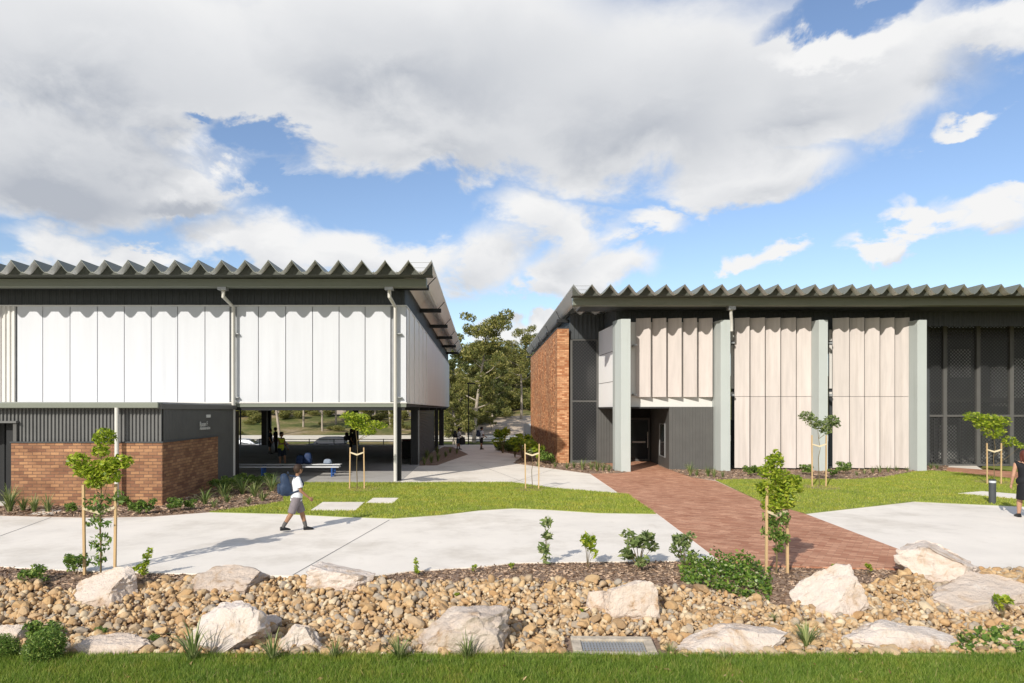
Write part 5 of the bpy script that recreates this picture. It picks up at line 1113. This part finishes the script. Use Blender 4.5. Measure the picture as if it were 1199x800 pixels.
def backpack(label, loc, heading, J, h, m, size=1.0, tuck=0.0):
    """worn on the back of a figure: built in that figure's frame"""
    t = thing('backpack', label, 'backpack', loc, -heading); c = J['che'] + Vector((0, -.155 * h * size, -.015 * h)); b = MB()
    b.sell(c, (.098 * h * size, .075 * h * size, .165 * h * size), .6, rot=Matrix.Rotation(.22, 3, 'X'), taper=.22); b.sell(c + Vector((0, -.02 * h, -.06 * h)), (.10 * h * size, .085 * h * size, .095 * h * size), .65, rot=Matrix.Rotation(.22, 3, 'X'), taper=.1)
    remesh(b, 'bag_body', m, t, .012, 3)
    b = MB(); b.sell(c + Vector((0, -.09 * h, -.055 * h)) * size, (.072 * h * size, .03 * h * size, .075 * h * size), .6); b.build('front_pocket', m, t, smooth=True, local=True)
    for s in (1, -1):
        x = s * .058 * h; b = MB(); pts = [c + Vector((x, .05 * h, .13 * h)), J['neck'] + Vector((x, -.035 * h, .012 * h)), J['neck'] + Vector((x, .02 * h, .005 * h)), J['che'] + Vector((x * 1.15, .087 * h, .0)), J['che'] + Vector((x * 1.5, .045 * h, -.09 * h)), c + Vector((x * 1.3, .05 * h, -.12 * h))]
        b.tube(pts, .011 * h, 8); b.build('strap', m, t, smooth=True, local=True)
    b = MB(); b.tube([c + Vector((-.02 * h, .03 * h, .16 * h)), c + Vector((-.015 * h, .03 * h, .185 * h)), c + Vector((.015 * h, .03 * h, .185 * h)), c + Vector((.02 * h, .03 * h, .16 * h))], .006 * h, 6); b.build('handle', m, t, smooth=True, local=True)
    b = MB(); b.box(-.012 * h, .012 * h, c.y - .112 * h, c.y - .10 * h, c.z - .02 * h, c.z); b.build('badge', M_white, t, local=True)
    return t
# the walking boy
D = 14.55; loc = (X(347, D), D, .022); hd = R(68); hb_ = 1.47
t, J = person('boy in white shirt and grey shorts walking across the concrete with a backpack', loc, hd, hb_, ((-.34, .22), (.36, .10)), ((.22, .62, .14), (-.1, .35, .12)), (('shirt', C_white), ('shorts', C_grey), (C_sock, C_shoe)), (H_br, 'short'), SK2, .0075, lean=.04, look=-.5)
backpack('large navy blue backpack on the walking boy', loc, hd, J, hb_, M_navy, 1.0)
# woman at the right edge
D = 16.3; loc = (X(1200, D), D, .022)
person('woman in a black knee length dress walking at the picture edge', loc, R(20), 1.66, ((-.10, .35), (.2, .05)), ((-.1, .3, .1), (.1, .25, .14)), (('dress', C_black), ('dress_skirt', C_black), (None, C_shoe)), (H_red, 'long'), SK, .008, False)
# two students walking away
D = 44.5; loc = (X(563.5, D), D, .022); t, J = person('student in white shirt and black shorts standing right of the lamp post', loc, R(60), 1.52, ((-.08, .05), (.14, .05)), ((.15, .9, .1), (.1, .9, .1)), (('shirt', C_white), ('shorts', C_black), (C_sock, C_shoe)), (H_bk, 'short'), SK2, .014, hands=True)
backpack('dark backpack on the student right of the lamp post', loc, R(60), J, 1.5, M_navy, .9)
D = 44.3; loc = (X(537, D), D, .022); t, J = person('student in white shirt and tartan skirt walking left of the lamp post', loc, R(70), 1.46, ((-.15, .1), (.15, .05)), ((.3, .8, .1), (.2, .6, .1)), (('shirt', C_white), ('skirt', C_tart), (C_sock, C_shoe)), (H_bk, 'tail'), SK2, .014)
backpack('black backpack on the student in a tartan skirt', loc, R(70), J, 1.46, mat('black_nylon', (.015, .015, .018), .6), 1.0)
bag(X(541.5, 44), 44.0, .35, mat('black_nylon', (.015, .015, .018), .6), 'dark carry bag hanging at the side of the student in a tartan skirt', .5, .42, .2)
# undercroft figures
D = 31.5; loc = (X(329, D), D, .026); person('person in dark cap and yellow hi-vis vest in the undercroft', loc, R(120), 1.58, ((.05, .02), (.45, .35)), ((.5, 1.3, .15), (.2, .5, .1)), (('vest', C_hivis), ('shorts', C_dkblue), (None, C_shoe)), (H_bk, 'tail'), SK2, .012)
D = 40; loc = (X(316, D), D, .026); person('dark clothed student nearer the pillar behind the hi-vis vest', loc, R(100), 1.5, ((.1, .05), (-.1, .05)), ((.2, .3, .1), (0, .2, .1)), (('shirt', C_dkblue), ('shorts', C_black), (C_sock, C_shoe)), (H_bk, 'short'), SK2, .015)
D = 41; loc = (X(323, D), D, .026); person('dark clothed student directly behind the hi-vis vest', loc, R(-80), 1.55, ((.1, .05), (-.1, .05)), ((.2, .3, .1), (0, .2, .1)), (('shirt', C_black), ('trousers', C_black), (None, C_shoe)), (H_bk, 'short'), SK2, .015)
D = 39; loc = (X(411, D), D, .026); t, J = person('dark clothed student with bag behind the umbrella shaped tree', loc, R(95), 1.52, ((.1, .05), (-.1, .05)), ((.2, .3, .1), (0, .2, .1)), (('shirt', C_black), ('trousers', C_black), (None, C_shoe)), (H_bk, 'long'), SK2, .015)
backpack('black backpack on the student behind the umbrella shaped tree', loc, R(95), J, 1.5, mat('black_nylon', (.015, .015, .018), .6), 1.0)

# ================================================================ LIGHT, SKY, CAMERA
sun_dir = Vector((.43, .755, -.50)).normalized()
sl_ = bpy.data.lights.new('sun', 'SUN'); sl_.energy = 4.6; sl_.angle = R(.53); sl_.color = (1, .945, .86)
so = bpy.data.objects.new('sun', sl_); COL.objects.link(so); so.rotation_euler = sun_dir.to_track_quat('-Z', 'Y').to_euler(); so.location = (-20, -40, 40)
w = bpy.data.worlds.new('World'); sc.world = w; w.use_nodes = True; N = w.node_tree.nodes; L = w.node_tree.links; N.clear()
out = N.new('ShaderNodeOutputWorld'); bg = N.new('ShaderNodeBackground'); L.new(bg.outputs[0], out.inputs[0])
sky = N.new('ShaderNodeTexSky'); sky.sky_type = 'NISHITA'; sky.sun_disc = False; sky.sun_elevation = R(30); sky.sun_rotation = R(209.7); sky.air_density = 1.0; sky.dust_density = .6; sky.ozone_density = 1.5
tc = N.new('ShaderNodeTexCoord'); sp = N.new('ShaderNodeSeparateXYZ'); L.new(tc.outputs['Generated'], sp.inputs[0])
def M(op, a, b_=None, c=None):
    n = N.new('ShaderNodeMath'); n.operation = op
    for i, v in enumerate((a, b_, c)):
        if v is None: continue
        if isinstance(v, (int, float)): n.inputs[i].default_value = v
        else: L.new(v, n.inputs[i])
    return n.outputs[0]
az = M('ARCTAN2', sp.outputs[0], sp.outputs[1]); el = M('ARCSINE', sp.outputs[2])
def noise(scale, detail, rough, off=(0, 0, 0), dist=0.0, stretch=(1, 1, 1.6)):
    mp = N.new('ShaderNodeMapping'); mp.inputs['Location'].default_value = off; mp.inputs['Scale'].default_value = stretch; L.new(tc.outputs['Generated'], mp.inputs[0])
    n = N.new('ShaderNodeTexNoise'); n.inputs['Scale'].default_value = scale; n.inputs['Detail'].default_value = detail; n.inputs['Roughness'].default_value = rough; n.inputs['Distortion'].default_value = dist; L.new(mp.outputs[0], n.inputs['Vector']); return n.outputs['Fac']

def ang_of(px, py):
    a = math.atan((px - CX) / F); return a, math.atan((CY - py) / F * math.cos(a))
def smooth(v, lo, hi):
    n = N.new('ShaderNodeMapRange'); n.interpolation_type = 'SMOOTHSTEP'; n.inputs[1].default_value = lo; n.inputs[2].default_value = hi; L.new(v, n.inputs[0]); return n.outputs[0]
def union(bl):
    o = bl[0]
    for b_ in bl[1:]:
        n = N.new('ShaderNodeMath'); n.operation = 'SMOOTH_MAX'; L.new(o, n.inputs[0]); L.new(b_, n.inputs[1]); n.inputs[2].default_value = .22; o = n.outputs[0]
    return o
BIG = [(120, 60, 420, 150), (480, 60, 330, 160), (760, 120, 300, 140), (960, 100, 230, 110), (1140, 45, 150, 50), (60, 190, 230, 80), (870, 215, 150, 50), (500, 150, 280, 68), (240, 215, 90, 24)]
LOW = [(55, 292, 110, 42), (310, 292, 90, 42), (400, 298, 80, 34), (480, 305, 70, 30), (560, 300, 60, 50), (610, 255, 80, 50), (660, 280, 60, 45), (700, 320, 70, 34), (745, 268, 55, 20), (640, 320, 60, 30), (860, 306, 55, 14), (905, 300, 40, 14), (1060, 270, 80, 20), (1130, 250, 90, 26), (1190, 232, 70, 25), (170, 302, 60, 14), (620, 382, 60, 14), (230, 235, 80, 22), (1140, 150, 50, 14)]
HOLE = [(300, 165, 70, 32), (255, 140, 40, 16), (400, 224, 130, 20), (980, 20, 120, 26), (1195, 160, 60, 60)]
def density(de):
    o = (0, 0, -de)
    nA = noise(3.4, 10, .56, (1.3, .2, 4.1 - de), .2); nB = noise(8.5, 8, .58, (4, 7, 2 - de), .3); nC = noise(2.2, 5, .55, (9, 3, 5 - de))
    e_ = M('ADD', el, de)
    waz = M('ADD', az, M('ADD', M('MULTIPLY', M('SUBTRACT', nA, .5), .22), M('MULTIPLY', M('SUBTRACT', nB, .5), .16)))
    wel = M('ADD', e_, M('MULTIPLY', M('SUBTRACT', nB, .5), .15))
    def blob(px, py, rx, ry):
        a, e = ang_of(px, py); a1, _ = ang_of(px + rx, py); _, e1 = ang_of(px, py - ry); ra, re = abs(a1 - a), abs(e1 - e)
        u = M('MULTIPLY', M('SUBTRACT', waz, a), 1 / ra); v = M('MULTIPLY', M('SUBTRACT', wel, e), 1 / re)
        return M('SUBTRACT', 1.0, M('SQRT', M('ADD', M('MULTIPLY', u, u), M('MULTIPLY', v, v))))
    big = union([blob(*q) for q in BIG]); low = union([blob(*q) for q in LOW]); hole = union([blob(*q) for q in HOLE])
    rest = M('SUBTRACT', M('MULTIPLY', nC, 3.0), M('ADD', 1.55, M('MULTIPLY', M('COSINE', M('MULTIPLY', az, .9)), 1.0)))
    d = M('MAXIMUM', M('MAXIMUM', M('MULTIPLY', big, 1.1), M('MULTIPLY', low, .85)), M('MULTIPLY', rest, .6))
    d = M('SUBTRACT', d, M('MULTIPLY', M('MAXIMUM', hole, 0), .95))
    d = M('ADD', d, M('ADD', M('MULTIPLY', M('SUBTRACT', nA, .5), .7), M('MULTIPLY', M('SUBTRACT', nB, .5), .75)))
    return d, blob, nA
dens, blob, nA = density(0.0); dens2, _, _ = density(.035)
mask = smooth(dens, -.08, .44); thick = smooth(dens, .05, 1.1)
lit = M('MULTIPLY', M('SUBTRACT', dens, dens2), .75)
shade = M('SUBTRACT', M('ADD', M('MULTIPLY', thick, .50), .16), lit)
gray = M('MULTIPLY', smooth(blob(70, 195, 300, 100), -.3, .7), .42); gray2 = M('MULTIPLY', smooth(blob(640, 110, 420, 130), -.3, .8), .20)
shade = M('MAXIMUM', M('MINIMUM', M('ADD', shade, M('ADD', gray, gray2)), 1.0), 0.0)
rp = ramp(N, [(0, (1.0, 1.0, 1.0)), (.3, (.88, .89, .91)), (.65, (.735, .755, .79)), (1, (.51, .545, .61))]); L.new(shade, rp.inputs[0])
sk = N.new('ShaderNodeVectorMath'); sk.operation = 'SCALE'; sk.operation = 'MULTIPLY'; sk.inputs[1].default_value = (1.34, 1.34, 1.42); L.new(sky.outputs[0], sk.inputs[0])
cm = N.new('ShaderNodeVectorMath'); cm.operation = 'SCALE'; cm.inputs['Scale'].default_value = 8.0; L.new(rp.outputs[0], cm.inputs[0])
mx = N.new('ShaderNodeMix'); mx.data_type = 'RGBA'; L.new(M('MULTIPLY', mask, smooth(el, -.02, .03)), mx.inputs[0]); L.new(sk.outputs[0], mx.inputs['A']); L.new(cm.outputs[0], mx.inputs['B'])
L.new(mx.outputs['Result'], bg.inputs['Color']); bg.inputs['Strength'].default_value = 0.115

cd = bpy.data.cameras.new('camera'); cd.sensor_width = 36; cd.lens = F / 1199 * 36; cd.shift_x = (599.5 - CX) / 1199; cd.shift_y = (CY - 400) / 1199; cd.clip_end = 8000; cd.clip_start = .1
co_ = bpy.data.objects.new('camera', cd); COL.objects.link(co_); co_.location = (0, 0, EYE); co_.rotation_euler = (R(90), 0, 0); sc.camera = co_
sc.view_settings.view_transform = 'Standard'; sc.view_settings.look = 'None'; sc.view_settings.exposure = 0; sc.view_settings.gamma = 1
sc.cycles.max_bounces = 8; sc.cycles.transparent_max_bounces = 16; sc.cycles.use_denoising = True
